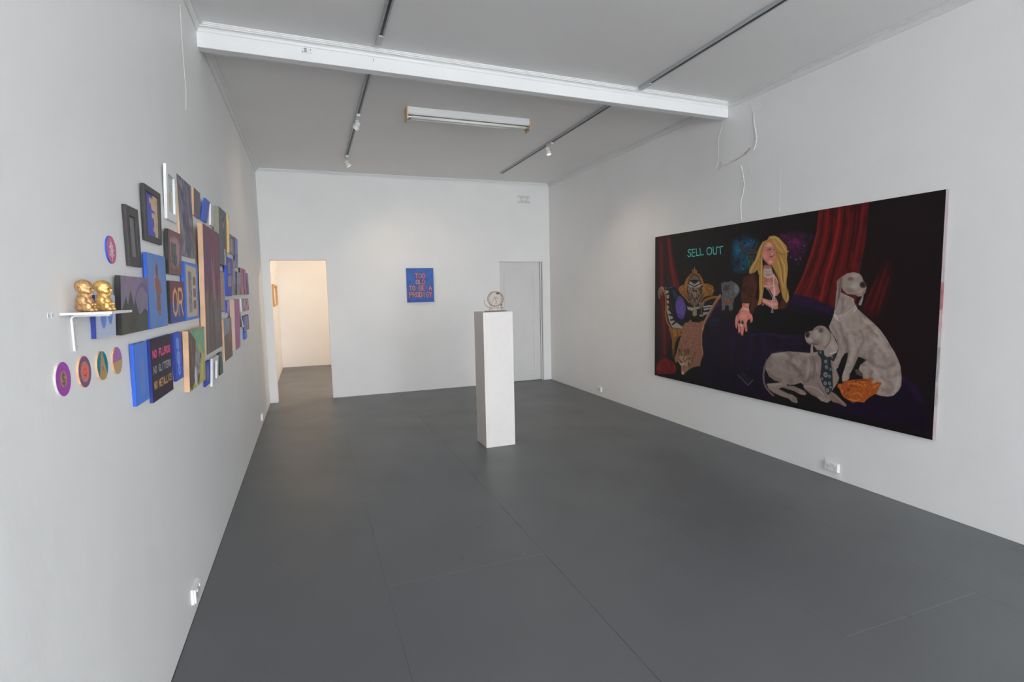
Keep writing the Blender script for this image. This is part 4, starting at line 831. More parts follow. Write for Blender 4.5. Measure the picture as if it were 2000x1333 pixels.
 ('n',[760.8,389.7,778.1,402.8,808.1,428.3,809.1,444.2,817.0,472.5,830.9,493.9,841.7,510.1,862.9,541.4,876.9,566.4,890.8,599.6,901.9,631.4,911.5,657.0,920.1,688.6,925.5,714.5,929.1,758.9,929.2,795.2,924.4,817.9,913.1,844.1,900.4,853.2,884.0,855.4,865.3,848.7,849.0,818.5,837.6,783.0,828.0,749.9,831.1,729.8,846.3,704.1,835.6,696.7,824.9,692.5,813.5,746.9,805.0,778.4,803.7,801.9,796.5,815.1,785.7,820.1,784.1,797.2,791.4,752.0,797.7,701.2,798.3,678.1,789.9,684.2,781.1,711.2,772.5,756.5,763.2,775.6,759.2,735.9,767.4,700.6,772.5,666.2,765.9,627.3,756.4,601.9,747.4,582.9,743.4,563.2,750.3,532.4,756.6,498.6,758.5,462.1,759.7,429.1],[(106,92,86),(138,124,117),(116,102,96)],20.9,81,0.8,(1,1),1.4),
 ('l',(152,140,134),7.9,[781.2,546.1,797.0,583.6,805.2,621.5],11.0,0.6,0.4),
 ('l',(86,74,70),5.8,[773.7,546.8,782.4,598.5,796.6,648.9,799.3,687.7],8.1,0.6,0.4),
 ('l',(150,138,132),8.6,[850.5,589.6,878.3,622.9,895.8,669.1],12.0,0.6,0.4),
 ('l',(90,78,74),5.5,[829.2,573.3,837.3,616.7,827.6,656.6],7.7,0.6,0.4),
 ('l',(154,142,136),6.4,[812.7,633.3,810.3,685.6,800.4,740.0],8.9,0.6,0.4),
 ('l',(88,76,72),4.2,[824.1,657.2,821.4,696.4,811.6,744.0],5.9,0.6,0.4),
 ('l',(92,80,76),5.9,[839.0,692.8,867.4,724.8,894.1,731.0,912.6,702.3],8.3,0.6,0.4),
 ('l',(150,138,132),8.7,[846.6,716.8,868.0,749.8,889.4,806.7],12.2,0.6,0.4),
 ('l',(92,80,76),6.5,[881.9,771.3,902.1,790.7,912.3,812.4],9.1,0.6,0.4),
 ('l',(158,146,140),4.7,[831.4,516.0,856.4,551.3,877.7,598.3],6.6,0.6,0.4),
 ('l',(150,138,132),4.5,[919.8,737.0,922.5,778.9,915.7,823.6],6.2,0.6,0.4),
 ('l',(98,84,80),5.2,[750.8,555.7,763.1,587.7,771.9,639.7],7.2,0.6,0.4),
 ('l',(134,112,108),5.8,[775.7,639.1,783.8,664.2,773.6,719.4],8.2,0.6,0.4),
 ('l',(90,76,72),4.3,[778.5,422.3,779.5,467.8,776.3,494.1],6.0,0.6,0.4),
 ('l',(146,132,124),4.3,[793.7,435.0,794.4,467.2,787.6,493.4],6.0,0.6,0.4),
 ('l',(84,72,68),4.7,[861.2,751.5,855.0,778.4,862.7,814.5],6.6,0.6,0.4),
 ('l',(150,138,132),4.4,[791.8,768.5,790.6,802.1],6.1,0.6,0.4),
 ('p',(70,58,54),[817.3,755.7,826.2,750.3,837.3,767.0,839.4,782.6,823.2,777.1],2.1,1),
 ('p',(126,113,105),[765.4,337.7,777.1,322.7,788.0,311.1,805.3,307.1,819.7,314.9,826.3,329.0,830.3,347.9,837.5,360.5,838.6,376.7,836.3,399.7,829.1,415.4,818.6,419.2,813.1,411.7,802.2,409.2,789.3,406.1,778.6,389.9,773.5,363.9],1.0,1),
 ('e',(152,141,134),[808.6,371.1],10.4,7.6,-20,8.3,0.7,0.0),
 ('e',(92,80,74),[796.3,390.0],10.6,4.9,10,7.0,0.6,0.0),
 ('e',(150,140,132),[809.3,323.7],9.0,4.1,0,4.8,0.6,0.0),
 ('e',(58,38,36),[830.0,365.3],8.8,7.5,10,2.0,1,0.0),
 ('e',(30,20,20),[829.3,365.3],3.1,2.7,0,1.7,1,0.0),
 ('l',(96,60,56),1.4,[804.0,406.7,818.3,409.1,830.5,402.8,835.4,387.2],1.7,0.8,0),
 ('e',(150,130,122),[823.4,396.5],6.8,4.8,-20,3.4,0.6,0.0),
 ('e',(70,52,44),[797.0,337.7],7.0,4.2,0,2.8,0.7,0.0),
 ('e',(150,116,76),[797.3,337.1],2.8,2.1,0,1.1,1,0.0),
 ('e',(24,16,14),[797.3,337.1],1.4,1.4,0,0.7,1,0.0),
 ('p',(104,90,84),[761.0,345.3,769.1,332.6,776.5,327.8,776.4,357.5,773.9,383.4,771.6,415.9,767.6,442.1,762.1,468.6,758.9,462.1,759.7,429.1,763.0,402.8,761.5,370.1],1.1,1),
 ('l',(74,60,56),2.2,[772.2,337.9,770.0,376.8,767.4,429.0],2.2,0.7,0),
 ('l',(150,136,128),1.5,[761.8,347.3,763.8,402.8,760.4,462.0],1.5,0.7,0),
 ('p',(126,114,108),[828.4,416.6,832.4,410.3,830.9,434.1,827.2,456.9,822.3,459.6,820.0,452.1,824.2,434.3],1.0,1),
 ('l',(110,98,94),1.8,[756.7,503.2,769.1,511.6,787.7,499.9,805.5,476.3,815.2,458.6],1.1,0.8,0),
 ('e',(186,178,172),[756.7,503.2],0.8,0.9,0,0.6,1,0.0),
 ('e',(186,178,172),[758.2,504.3],0.8,0.9,0,0.6,1,0.0),
 ('e',(186,178,172),[759.8,505.4],0.8,0.9,0,0.6,1,0.0),
 ('e',(186,178,172),[761.4,506.4],0.8,0.9,0,0.6,1,0.0),
 ('e',(186,178,172),[762.9,507.5],0.8,0.9,0,0.5,1,0.0),
 ('e',(186,178,172),[764.5,508.5],0.8,0.9,0,0.5,1,0.0),
 ('e',(186,178,172),[766.0,509.6],0.8,0.9,0,0.5,1,0.0),
 ('e',(186,178,172),[767.6,510.6],0.8,0.9,0,0.5,1,0.0),
 ('e',(186,178,172),[769.1,511.6],0.8,0.9,0,0.5,1,0.0),
 ('e',(186,178,172),[771.5,510.2],0.8,0.9,0,0.5,1,0.0),
 ('e',(186,178,172),[773.8,508.7],0.8,0.9,0,0.5,1,0.0),
 ('e',(186,178,172),[776.2,507.2],0.8,0.9,0,0.5,1,0.0),
 ('e',(186,178,172),[778.5,505.7],0.8,0.9,0,0.5,1,0.0),
 ('e',(186,178,172),[780.8,504.3],0.8,0.9,0,0.5,1,0.0),
 ('e',(186,178,172),[783.1,502.8],0.8,0.9,0,0.5,1,0.0),
 ('e',(186,178,172),[785.4,501.3],0.8,0.9,0,0.5,1,0.0),
 ('e',(186,178,172),[787.7,499.9],0.8,0.9,0,0.5,1,0.0),
 ('e',(186,178,172),[790.0,496.9],0.8,0.9,0,0.5,1,0.0),
 ('e',(186,178,172),[792.2,493.9],0.8,0.9,0,0.5,1,0.0),
 ('e',(186,178,172),[794.4,491.0],0.8,0.9,0,0.5,1,0.0),
 ('e',(186,178,172),[796.7,488.0],0.8,0.8,0,0.5,1,0.0),
 ('e',(186,178,172),[798.9,485.1],0.8,0.8,0,0.5,1,0.0),
 ('e',(186,178,172),[801.1,482.1],0.8,0.8,0,0.5,1,0.0),
 ('e',(186,178,172),[803.3,479.2],0.8,0.8,0,0.5,1,0.0),
 ('e',(186,178,172),[805.5,476.3],0.8,0.8,0,0.5,1,0.0),
 ('e',(186,178,172),[806.8,474.1],0.8,0.8,0,0.5,1,0.0),
 ('e',(186,178,172),[808.0,471.8],0.8,0.8,0,0.5,1,0.0),
 ('e',(186,178,172),[809.2,469.6],0.8,0.8,0,0.5,1,0.0),
 ('e',(186,178,172),[810.4,467.4],0.8,0.8,0,0.5,1,0.0),
 ('e',(186,178,172),[811.6,465.2],0.8,0.8,0,0.5,1,0.0),
 ('e',(186,178,172),[812.8,463.0],0.8,0.8,0,0.5,1,0.0),
 ('e',(186,178,172),[814.0,460.8],0.8,0.8,0,0.5,1,0.0),
 ('l',(110,98,94),1.8,[756.0,508.6,767.8,521.0,787.9,507.7,807.5,484.5,817.5,466.1],1.1,0.8,0),
 ('e',(186,178,172),[756.0,508.6],0.8,0.9,0,0.6,1,0.0),
 ('e',(186,178,172),[757.5,510.2],0.8,0.9,0,0.6,1,0.0),
 ('e',(186,178,172),[759.0,511.7],0.8,0.9,0,0.6,1,0.0),
 ('e',(186,178,172),[760.5,513.3],0.8,0.9,0,0.6,1,0.0),
 ('e',(186,178,172),[761.9,514.8],0.8,0.9,0,0.6,1,0.0),
 ('e',(186,178,172),[763.4,516.4],0.8,0.9,0,0.6,1,0.0),
 ('e',(186,178,172),[764.9,517.9],0.8,0.9,0,0.5,1,0.0),
 ('e',(186,178,172),[766.3,519.4],0.8,0.9,0,0.5,1,0.0),
 ('e',(186,178,172),[767.8,521.0],0.8,0.9,0,0.5,1,0.0),
 ('e',(186,178,172),[770.4,519.3],0.8,0.9,0,0.5,1,0.0),
 ('e',(186,178,172),[772.9,517.6],0.8,0.9,0,0.5,1,0.0),
 ('e',(186,178,172),[775.4,515.9],0.8,0.9,0,0.5,1,0.0),
 ('e',(186,178,172),[777.9,514.3],0.8,0.9,0,0.5,1,0.0),
 ('e',(186,178,172),[780.4,512.6],0.8,0.9,0,0.5,1,0.0),
 ('e',(186,178,172),[782.9,511.0],0.8,0.9,0,0.5,1,0.0),
 ('e',(186,178,172),[785.4,509.3],0.8,0.9,0,0.5,1,0.0),
 ('e',(186,178,172),[787.9,507.7],0.8,0.9,0,0.5,1,0.0),
 ('e',(186,178,172),[790.4,504.7],0.8,0.9,0,0.5,1,0.0),
 ('e',(186,178,172),[792.8,501.8],0.8,0.9,0,0.5,1,0.0),
 ('e',(186,178,172),[795.3,498.9],0.8,0.9,0,0.5,1,0.0),
 ('e',(186,178,172),[797.8,496.0],0.8,0.8,0,0.5,1,0.0),
 ('e',(186,178,172),[800.2,493.1],0.8,0.8,0,0.5,1,0.0),
 ('e',(186,178,172),[802.7,490.2],0.8,0.8,0,0.5,1,0.0),
 ('e',(186,178,172),[805.1,487.4],0.8,0.8,0,0.5,1,0.0),
 ('e',(186,178,172),[807.5,484.5],0.8,0.8,0,0.5,1,0.0),
 ('e',(186,178,172),[808.8,482.2],0.8,0.8,0,0.5,1,0.0),
 ('e',(186,178,172),[810.0,479.9],0.8,0.8,0,0.5,1,0.0),
 ('e',(186,178,172),[811.3,477.6],0.8,0.8,0,0.5,1,0.0),
 ('e',(186,178,172),[812.5,475.3],0.8,0.8,0,0.5,1,0.0),
 ('e',(186,178,172),[813.8,473.0],0.8,0.8,0,0.5,1,0.0),
 ('e',(186,178,172),[815.0,470.7],0.8,0.8,0,0.5,1,0.0),
 ('e',(186,178,172),[816.3,468.4],0.8,0.8,0,0.5,1,0.0),
 ('l',(110,98,94),1.8,[757.7,516.4,769.6,534.0,788.1,518.1,809.5,492.1,816.9,470.0],1.1,0.8,0),
 ('e',(186,178,172),[757.7,516.4],0.8,0.9,0,0.6,1,0.0),
 ('e',(186,178,172),[759.2,518.7],0.8,0.9,0,0.6,1,0.0),
 ('e',(186,178,172),[760.7,520.9],0.8,0.9,0,0.6,1,0.0),
 ('e',(186,178,172),[762.2,523.1],0.8,0.9,0,0.6,1,0.0),
 ('e',(186,178,172),[763.7,525.3],0.8,0.9,0,0.6,1,0.0),
 ('e',(186,178,172),[765.2,527.5],0.8,0.9,0,0.5,1,0.0),
 ('e',(186,178,172),[766.7,529.6],0.8,0.9,0,0.5,1,0.0),
 ('e',(186,178,172),[768.1,531.8],0.8,0.9,0,0.5,1,0.0),
 ('e',(186,178,172),[769.6,534.0],0.8,0.9,0,0.5,1,0.0),
 ('e',(186,178,172),[772.0,532.0],0.8,0.9,0,0.5,1,0.0),
 ('e',(186,178,172),[774.3,530.0],0.8,0.9,0,0.5,1,0.0),
 ('e',(186,178,172),[776.6,528.0],0.8,0.9,0,0.5,1,0.0),
 ('e',(186,178,172),[778.9,526.0],0.8,0.9,0,0.5,1,0.0),
 ('e',(186,178,172),[781.2,524.0],0.8,0.9,0,0.5,1,0.0),
 ('e',(186,178,172),[783.5,522.0],0.8,0.9,0,0.5,1,0.0),
 ('e',(186,178,172),[785.8,520.0],0.8,0.9,0,0.5,1,0.0),
 ('e',(186,178,172),[788.1,518.1],0.8,0.9,0,0.5,1,0.0),
 ('e',(186,178,172),[790.8,514.8],0.8,0.9,0,0.5,1,0.0),
 ('e',(186,178,172),[793.5,511.5],0.8,0.9,0,0.5,1,0.0),
 ('e',(186,178,172),[796.2,508.2],0.8,0.9,0,0.5,1,0.0),
 ('e',(186,178,172),[798.9,505.0],0.8,0.8,0,0.5,1,0.0),
 ('e',(186,178,172),[801.6,501.7],0.8,0.8,0,0.5,1,0.0),
 ('e',(186,178,172),[804.2,498.5],0.8,0.8,0,0.5,1,0.0),
 ('e',(186,178,172),[806.9,495.3],0.8,0.8,0,0.5,1,0.0),
 ('e',(186,178,172),[809.5,492.1],0.8,0.8,0,0.5,1,0.0),
 ('e',(186,178,172),[810.4,489.3],0.8,0.8,0,0.5,1,0.0),
 ('e',(186,178,172),[811.4,486.5],0.8,0.8,0,0.5,1,0.0),
 ('e',(186,178,172),[812.3,483.8],0.8,0.8,0,0.5,1,0.0),
 ('e',(186,178,172),[813.2,481.0],0.8,0.8,0,0.5,1,0.0),
 ('e',(186,178,172),[814.1,478.2],0.8,0.8,0,0.5,1,0.0),
 ('e',(186,178,172),[815.1,475.5],0.8,0.8,0,0.5,1,0.0),
 ('e',(186,178,172),[816.0,472.7],0.8,0.8,0,0.5,1,0.0),
 ('l',(110,98,94),1.8,[757.9,488.6,759.6,515.0,769.6,534.0],1.1,0.8,0),
 ('e',(186,178,172),[757.9,488.6],0.8,0.9,0,0.6,1,0.0),
 ('e',(186,178,172),[758.1,491.9],0.8,0.9,0,0.6,1,0.0),
 ('e',(186,178,172),[758.3,495.2],0.8,0.9,0,0.6,1,0.0),
 ('e',(186,178,172),[758.5,498.5],0.8,0.9,0,0.6,1,0.0),
 ('e',(186,178,172),[758.8,501.8],0.8,0.9,0,0.6,1,0.0),
 ('e',(186,178,172),[759.0,505.1],0.8,0.9,0,0.6,1,0.0),
 ('e',(186,178,172),[759.2,508.4],0.8,0.9,0,0.6,1,0.0),
 ('e',(186,178,172),[759.4,511.7],0.8,0.9,0,0.6,1,0.0),
 ('e',(186,178,172),[759.6,515.0],0.8,0.9,0,0.6,1,0.0),
 ('e',(186,178,172),[760.9,517.4],0.8,0.9,0,0.6,1,0.0),
 ('e',(186,178,172),[762.1,519.8],0.8,0.9,0,0.6,1,0.0),
 ('e',(186,178,172),[763.4,522.1],0.8,0.9,0,0.6,1,0.0),
 ('e',(186,178,172),[764.6,524.5],0.8,0.9,0,0.5,1,0.0),
 ('e',(186,178,172),[765.9,526.9],0.8,0.9,0,0.5,1,0.0),
 ('e',(186,178,172),[767.1,529.3],0.8,0.9,0,0.5,1,0.0),
 ('e',(186,178,172),[768.4,531.6],0.8,0.9,0,0.5,1,0.0),
 ('p',(140,70,26),[772.4,844.1,776.0,832.9,785.5,830.2,792.8,814.8,812.9,804.0,830.8,796.5,848.3,787.9,855.1,782.2,863.6,780.0,865.5,788.3,858.9,799.7,864.3,807.7,875.8,794.9,883.1,793.5,884.7,801.9,879.7,815.9,874.4,845.9,860.5,866.2,850.5,883.6,843.9,900.2,829.7,901.2,815.3,910.0,807.8,904.7,794.6,897.8,784.7,880.8,779.7,858.8,774.9,853.5],1.0,1),
 ('n',[772.4,844.1,776.0,832.9,785.5,830.2,792.8,814.8,812.9,804.0,830.8,796.5,848.3,787.9,855.1,782.2,863.6,780.0,865.5,788.3,858.9,799.7,864.3,807.7,875.8,794.9,883.1,793.5,884.7,801.9,879.7,815.9,874.4,845.9,860.5,866.2,850.5,883.6,843.9,900.2,829.7,901.2,815.3,910.0,807.8,904.7,794.6,897.8,784.7,880.8,779.7,858.8,774.9,853.5],[(92,38,14),(150,78,30),(122,56,22),(166,94,42)],11.9,91,0.8,(1,1),1.4),
 ('l',(110,44,14),2.9,[795.4,847.4,792.2,875.1,803.8,891.4],2.9,0.75,0.4),
 ('l',(172,98,42),4.9,[802.3,825.4,824.2,819.2,842.2,826.9],4.9,0.75,0.4),
 ('l',(104,42,14),2.8,[842.2,826.9,853.2,849.3,850.4,876.0],2.8,0.75,0.4),
 ('l',(196,130,72),1.8,[814.4,868.1,828.7,860.2,839.7,873.0],1.8,0.75,0.4),
 ('l',(70,40,16),3.5,[820.2,803.9,841.5,796.2,855.4,797.4],3.5,0.75,0.4),
 ('l',(178,102,42),3.4,[859.6,828.1,869.7,818.8,876.1,807.5],3.4,0.75,0.4),
 ('l',(196,134,78),1.8,[807.7,896.7,818.8,899.6,833.0,891.5],1.8,0.75,0.4),
 ('l',(104,42,14),2.0,[855.8,810.1,862.9,820.8,856.4,835.5],2.0,0.75,0.4)]
def run(ops, P):
    for o in ops: {'p': P.poly, 'l': P.line, 'e': P.ell, 'n': P.noise}[o[0]](*o[1:])
M_CANVAS = mat('raw_canvas_edge', (.72, .68, .64), .8, var=.12, scale=14)
M_DARKEDGE = mat('dark_canvas_edge', (.05, .04, .04), .6, var=.2)
PY0, PY1, PZ0, PZ1, PT = -1.3441, 1.6206, 0.4877, 2.0643, 0.03
big = thing('large_painting', (W-.001, (PY0+PY1)/2, PZ0), 'huge dark oil painting of a blonde woman, two grey dogs and the words SELL OUT', 'painting')
w_, h_ = PY1-PY0, PZ1-PZ0
box('stretcher', -PT+.0012, 0, -w_/2, w_/2, 0, h_, M_CANVAS, big, .0)
P = Paint(1180, 626, (15, 12, 12)); run(BIG_OPS, P)
face('painted_canvas', P, (-PT, w_/2, h_), (0, -w_, 0), (0, 0, -h_), big, GR, M_OIL)
# paint that ran over the near edge of the canvas
P = Paint(8, 400, (122, 117, 117))
for y0, y1, c in ((0, 1000, (112, 96, 99)), (360, 470, (90, 30, 36)), (470, 560, (118, 66, 74)), (620, 760, (66, 66, 66)), (780, 860, (90, 84, 82)), (940, 1000, (120, 104, 98))):
    P.noise([0, y0, 1000, y0, 1000, y1, 0, y1], [(126, 122, 121), c, (124, 120, 119)], 140, int(y0)+3, .8, (1, 30))
face('painted_edge', P, (-PT, -w_/2-.0006, h_), (PT, 0, 0), (0, 0, -h_), big, GR)

# ------------------------------------------------------------------ pictures on the left wall
def rgb(c, k=GL): return seen(c, k)
M_FBLACK = mat('black_frame_wood', (.024, .018, .019), .45, var=.08); M_FWHITE = mat('white_frame_wood', (.82, .82, .82), .4, var=.02)
M_PINE = mat('pale_stretcher_wood', (.68, .42, .25), .6, var=.12, scale=9); M_BLACK = mat('black_painted_edge', (.012, .011, .012), .5)
M_BLUE = mat('ultramarine_edge', (.012, .10, .62), .5, var=.05); M_GOLD = mat('gold_frame', (.62, .38, .12), .35, metal=.4, var=.1)
M_GREYF = mat('grey_frame_wood', rgb((100, 98, 95)), .5, var=.05); M_TAUPE = mat('taupe_canvas_edge', rgb((160, 136, 122)), .6, var=.05)
M_OLIVE = mat('grey_green_canvas_edge', rgb((112, 112, 98)), .6, var=.05); M_NAVY = mat('navy_edge', (.01, .03, .26), .5); M_PAPER = mat('white_card', (.78, .78, .77), .6)
def canvas(rect, P, side, label, cat='painting', name='canvas_painting', k=None, group=None, roll=0):
    y0, y1, z0, z1, t, b = rect
    o = thing(name, (0, (y0+y1)/2, z0), label, cat, group, (roll, b, 0)); w2 = (y1-y0)/2; h = z1-z0
    box('stretcher', 0, t-.0008, -w2, w2, 0, h, side, o); face('painted_canvas', P, (t, -w2, h), (0, 2*w2, 0), (0, 0, -h), o, k or GL)
    return o
def framed(rect, P, fm, fw, label, cat='picture frame', name='framed_picture', k=None, recess=.006, mat_w=0):
    y0, y1, z0, z1, t, b = rect
    o = thing(name, (0, (y0+y1)/2, z0), label, cat, None, (0, b, 0)); w2 = (y1-y0)/2; h = z1-z0; fh = fw if not isinstance(fw, tuple) else fw[1]; fw = fw if not isinstance(fw, tuple) else fw[0]
    bm = bmesh.new()
    B(bm, 0, t, -w2, w2, 0, fh, .0015); B(bm, 0, t, -w2, w2, h-fh, h, .0015); B(bm, 0, t, -w2, -w2+fw, fh-.001, h-fh+.001, .0015); B(bm, 0, t, w2-fw, w2, fh-.001, h-fh+.001, .0015)
    mesh('frame', bm, fm, o)
    face('picture', P, (t-recess, -w2+fw-.001, h-fh+.001), (0, 2*(w2-fw)+.002, 0), (0, 0, -(h-2*fh)-.002), o, k or GL)
    return o
def PN(rect, bg, res=.0035):
    return Paint(max(20, int((rect[1]-rect[0])/res)), max(20, int((rect[3]-rect[2])/res)), bg)
FULL = [0, 0, 1000, 0, 1000, 1000, 0, 1000]
R = dict(blackframeA=(-1.317, -1.173, 1.617, 1.828, 0.012, 0.011), castle=(-1.091, -0.846, 1.727, 1.943, 0.012, 0.042), whiteframe=(-0.714, -0.518, 1.857, 2.1, 0.012, 0.049), abstract=(-0.475, -0.143, 1.713, 2.105, 0.012, 0.014), darkwood=(-0.076, 0.115, 1.959, 2.111, 0.012, 0.053), bluetilt=(0.184, 0.338, 1.964, 2.1, 0.012, 0.18), whitebook=(0.487, 0.594, 1.971, 2.107, 0.012, 0.058), portrait=(0.598, 0.939, 1.725, 2.113, 0.032, 0.044), bigtall=(-0.099, 0.484, 1.173, 1.914, 0.026, 0.038), gold=(1.224, 1.295, 1.843, 2.137, 0.012, 0.046), greyframe=(1.301, 1.603, 1.847, 2.002, 0.012, 0.041), bluepic=(1.587, 1.792, 1.753, 2.001, 0.012, 0.046), bluefig=(0.942, 1.209, 1.503, 1.797, 0.017, 0.052), pinklow=(0.912, 1.019, 1.38, 1.473, 0.015, 0.06), map=(0.641, 0.843, 1.393, 1.68, 0.012, 0.036), brownblue=(1.266, 1.536, 1.51, 1.804, 0.012, 0.022), greyblue=(1.582, 1.852, 1.514, 1.711, 0.012, 0.046), pinkA=(1.893, 2.129, 1.514, 1.758, 0.012, 0.008), pinkB=(2.171, 2.367, 1.515, 1.759, 0.012, 0.007), purple=(2.405, 2.574, 1.515, 1.729, 0.012, 0.0), pinktall=(1.065, 1.378, 1.085, 1.479, 0.034, 0.038), letters=(1.867, 2.456, 1.359, 1.478, 0.012, 0.0), lowframe=(1.92, 2.371, 1.173, 1.319, 0.012, 0.004), lowblue=(1.884, 2.069, 1.105, 1.168, 0.018, 0.033), tower=(0.665, 1.058, 1.045, 1.342, 0.012, 0.026), green=(0.391, 0.528, 0.986, 1.13, 0.014, 0.009), whitesm=(0.097, 0.323, 0.96, 1.13, 0.012, 0.066), blueoval=(-0.119, 0.028, 0.993, 1.132, 0.012, 0.057), elephant=(-0.599, -0.182, 1.046, 1.341, 0.025, 0.042), ovals=(-0.787, -0.641, 1.127, 1.343, 0.012, 0.006), nofluros=(-1.178, -0.854, 1.104, 1.346, 0.012, 0.023), bluefaint=(-1.378, -1.222, 1.131, 1.346, 0.012, 0.025), OR=(-0.802, -0.528, 1.388, 1.578, 0.012, 0.038), collage=(-0.505, -0.148, 1.387, 1.68, 0.012, 0.034), brownpink=(-0.784, -0.528, 1.609, 1.806, 0.015, 0.057), nude=(-1.138, -0.856, 1.384, 1.677, 0.012, 0.03), mountain=(-1.484, -1.176, 1.386, 1.579, 0.015, 0.059), undershelf=(-1.692, -1.524, 1.391, 1.516, 0.012, 0.047))

r = R['blackframeA']; P = PN(r, (112, 110, 110)); P.noise(FULL, [(104, 102, 102), (122, 120, 120)], 600, 1)
framed(r, P, M_FBLACK, .034, 'small black frame round a plain grey panel, nearest frame left of the castle picture', recess=.008)
r = R['castle']; P = PN(r, (68, 78, 162)); P.poly((178, 152, 122), [600, 0, 1000, 0, 1000, 1000, 760, 1000, 760, 900, 680, 850, 600, 850, 600, 760, 680, 760, 680, 640, 640, 560, 500, 540, 500, 440, 760, 440, 760, 380, 480, 340, 460, 230, 320, 200, 320, 110, 600, 110], 6)
P.line((190, 150, 120), 14, [600, 110, 320, 110, 320, 200, 460, 230, 480, 340, 760, 380, 760, 440, 500, 440, 500, 540], 8); P.noise([780, 100, 960, 100, 960, 900, 800, 900], [(160, 140, 112), (184, 160, 130), (150, 120, 100)], 120, 4, .5)
framed(r, P, M_FBLACK, (.034, .024), 'black framed picture of a tan stepped paper shape on blue')
r = R['whiteframe']; P = PN(r, (160, 164, 160)); P.poly((172, 148, 128), [80, 470, 620, 470, 640, 780, 110, 780], 6); P.ell((128, 116, 100), (760, 250), 90, 50, 0, 20, .7); P.ell((128, 116, 100), (790, 350), 80, 46, 0, 20, .7)
framed(r, P, M_FWHITE, (.036, .038), 'large white frame, topmost in the wall of pictures, with small tan paper inside', k=GL, recess=.009)
r = R['abstract']; P = PN(r, (96, 96, 108)); P.noise(FULL, [(70, 66, 78), (112, 116, 128), (84, 76, 92), (128, 134, 146), (74, 52, 70)], 260, 8, 1, (1, 2.4))
for c, w, q in (((60, 50, 62), 60, [250, 150, 380, 420, 560, 800, 600, 980]), ((134, 142, 156), 50, [620, 120, 700, 330, 820, 520]), ((88, 50, 66), 40, [420, 330, 640, 620, 800, 800]), ((66, 60, 72), 90, [380, 450, 450, 700, 400, 950]), ((142, 152, 162), 40, [100, 500, 220, 700, 240, 900]), ((46, 40, 46), 34, [560, 110, 590, 180]), ((126, 130, 144), 60, [620, 60, 760, 220])):
    P.line(c, w, q, 90, .7, .4)
canvas(r, P, M_PINE, 'tall abstract painting in smoky grey and purple streaks beside the white frame')
r = R['darkwood']; P = PN(r, (92, 88, 88)); P.noise(FULL, [(84, 82, 80), (100, 96, 98), (90, 80, 84)], 300, 12)
canvas(r, P, M_PINE, 'small dark grey painting on a pale wooden panel, in the top row')
r = R['bluetilt']; P = PN(r, (82, 98, 166))
for i in range(14): P.line((64, 78, 150) if i % 2 else (104, 120, 180), 26, [120+i*37 % 600, 90+i*60, 420+i*53 % 450, 110+i*60], 20, .6)
canvas(r, P, M_BLUE, 'small blue canvas tipping forward from the wall in the top row')
r = R['whitebook']; P = PN(r, (192, 186, 184), .0025)
for i in range(7): P.line((104, 84, 92), 34, [80, 60+i*135, 900, 110+i*135], 26, .75)
canvas(r, P, mat('white_block_edge', (.82, .83, .83), .6), 'white block with rows of small dark handwriting, tipping forward beside a blue canvas')
r = R['portrait']; P = PN(r, (84, 90, 92)); P.noise(FULL, [(80, 84, 84), (96, 100, 104), (84, 78, 84)], 300, 14, .6)
P.line((104, 52, 58), 120, [560, 330, 640, 520, 700, 720], 40, .9, .4); P.ell((158, 108, 106), (560, 250), 110, 90, 0, 40); P.ell((60, 44, 46), (540, 190), 90, 50, 0, 40, .8)
P.poly((164, 172, 178), [620, 700, 800, 690, 840, 990, 640, 990], 30); P.poly((96, 80, 96), [380, 640, 600, 700, 620, 980, 400, 970], 60, .7)
canvas(r, P, M_OLIVE, 'deep canvas with grey green sides and a portrait in red and white clothes')
r = R['bigtall']; P = PN(r, (104, 90, 90)); P.noise([0, 0, 1000, 0, 1000, 560, 0, 520], [(104, 72, 92), (118, 66, 78), (88, 66, 98), (124, 80, 84)], 160, 16, 1, (1, 5), 60)
P.noise([0, 520, 1000, 560, 1000, 1000, 0, 1000], [(96, 86, 84), (112, 100, 98), (88, 76, 78), (104, 100, 92)], 110, 17, 1, (1, 8), 80)
for c, w, q in (((92, 66, 112), 90, [60, 20, 80, 250, 100, 480]), ((140, 56, 70), 50, [380, 60, 330, 180, 300, 300]), ((90, 44, 50), 44, [470, 80, 520, 300, 480, 360]), ((132, 70, 80), 60, [760, 120, 740, 300]), ((86, 60, 50), 110, [250, 400, 300, 500, 280, 620]), ((80, 58, 50), 110, [740, 380, 760, 500, 740, 620]), ((168, 106, 100), 110, [480, 300, 540, 420, 560, 560]), ((172, 112, 108), 60, [540, 420, 600, 560]), ((150, 90, 84), 40, [200, 420, 180, 540]), ((158, 120, 96), 26, [430, 200, 450, 290]), ((96, 120, 126), 50, [560, 240, 640, 300]), ((164, 90, 84), 36, [860, 400, 880, 560]), ((76, 68, 64), 60, [420, 620, 440, 900]), ((122, 110, 108), 40, [620, 640, 640, 940]), ((112, 92, 110), 60, [120, 560, 160, 640])):
    P.line(c, w, q, w*.9, .75, .4)
canvas(r, P, M_PINE, 'tallest painting of the wall, a figure among dark red drapery on pale wooden sides')
r = R['gold']; P = PN(r, (180, 140, 90)); framed(r, P, M_GOLD, .03, 'narrow gold picture frame high on the left wall')
r = R['greyframe']; P = PN(r, (150, 148, 146)); framed(r, P, M_GREYF, (.06, .024), 'grey wooden frame with a pale grey sheet, right of the gold frame', recess=.008)
r = R['bluepic']; P = PN(r, (112, 122, 164)); P.noise([200, 500, 900, 500, 900, 900, 200, 900], [(112, 122, 164), (98, 96, 104), (120, 124, 150)], 200, 20); canvas(r, P, M_NAVY, 'pale blue painting at the far end of the upper row')
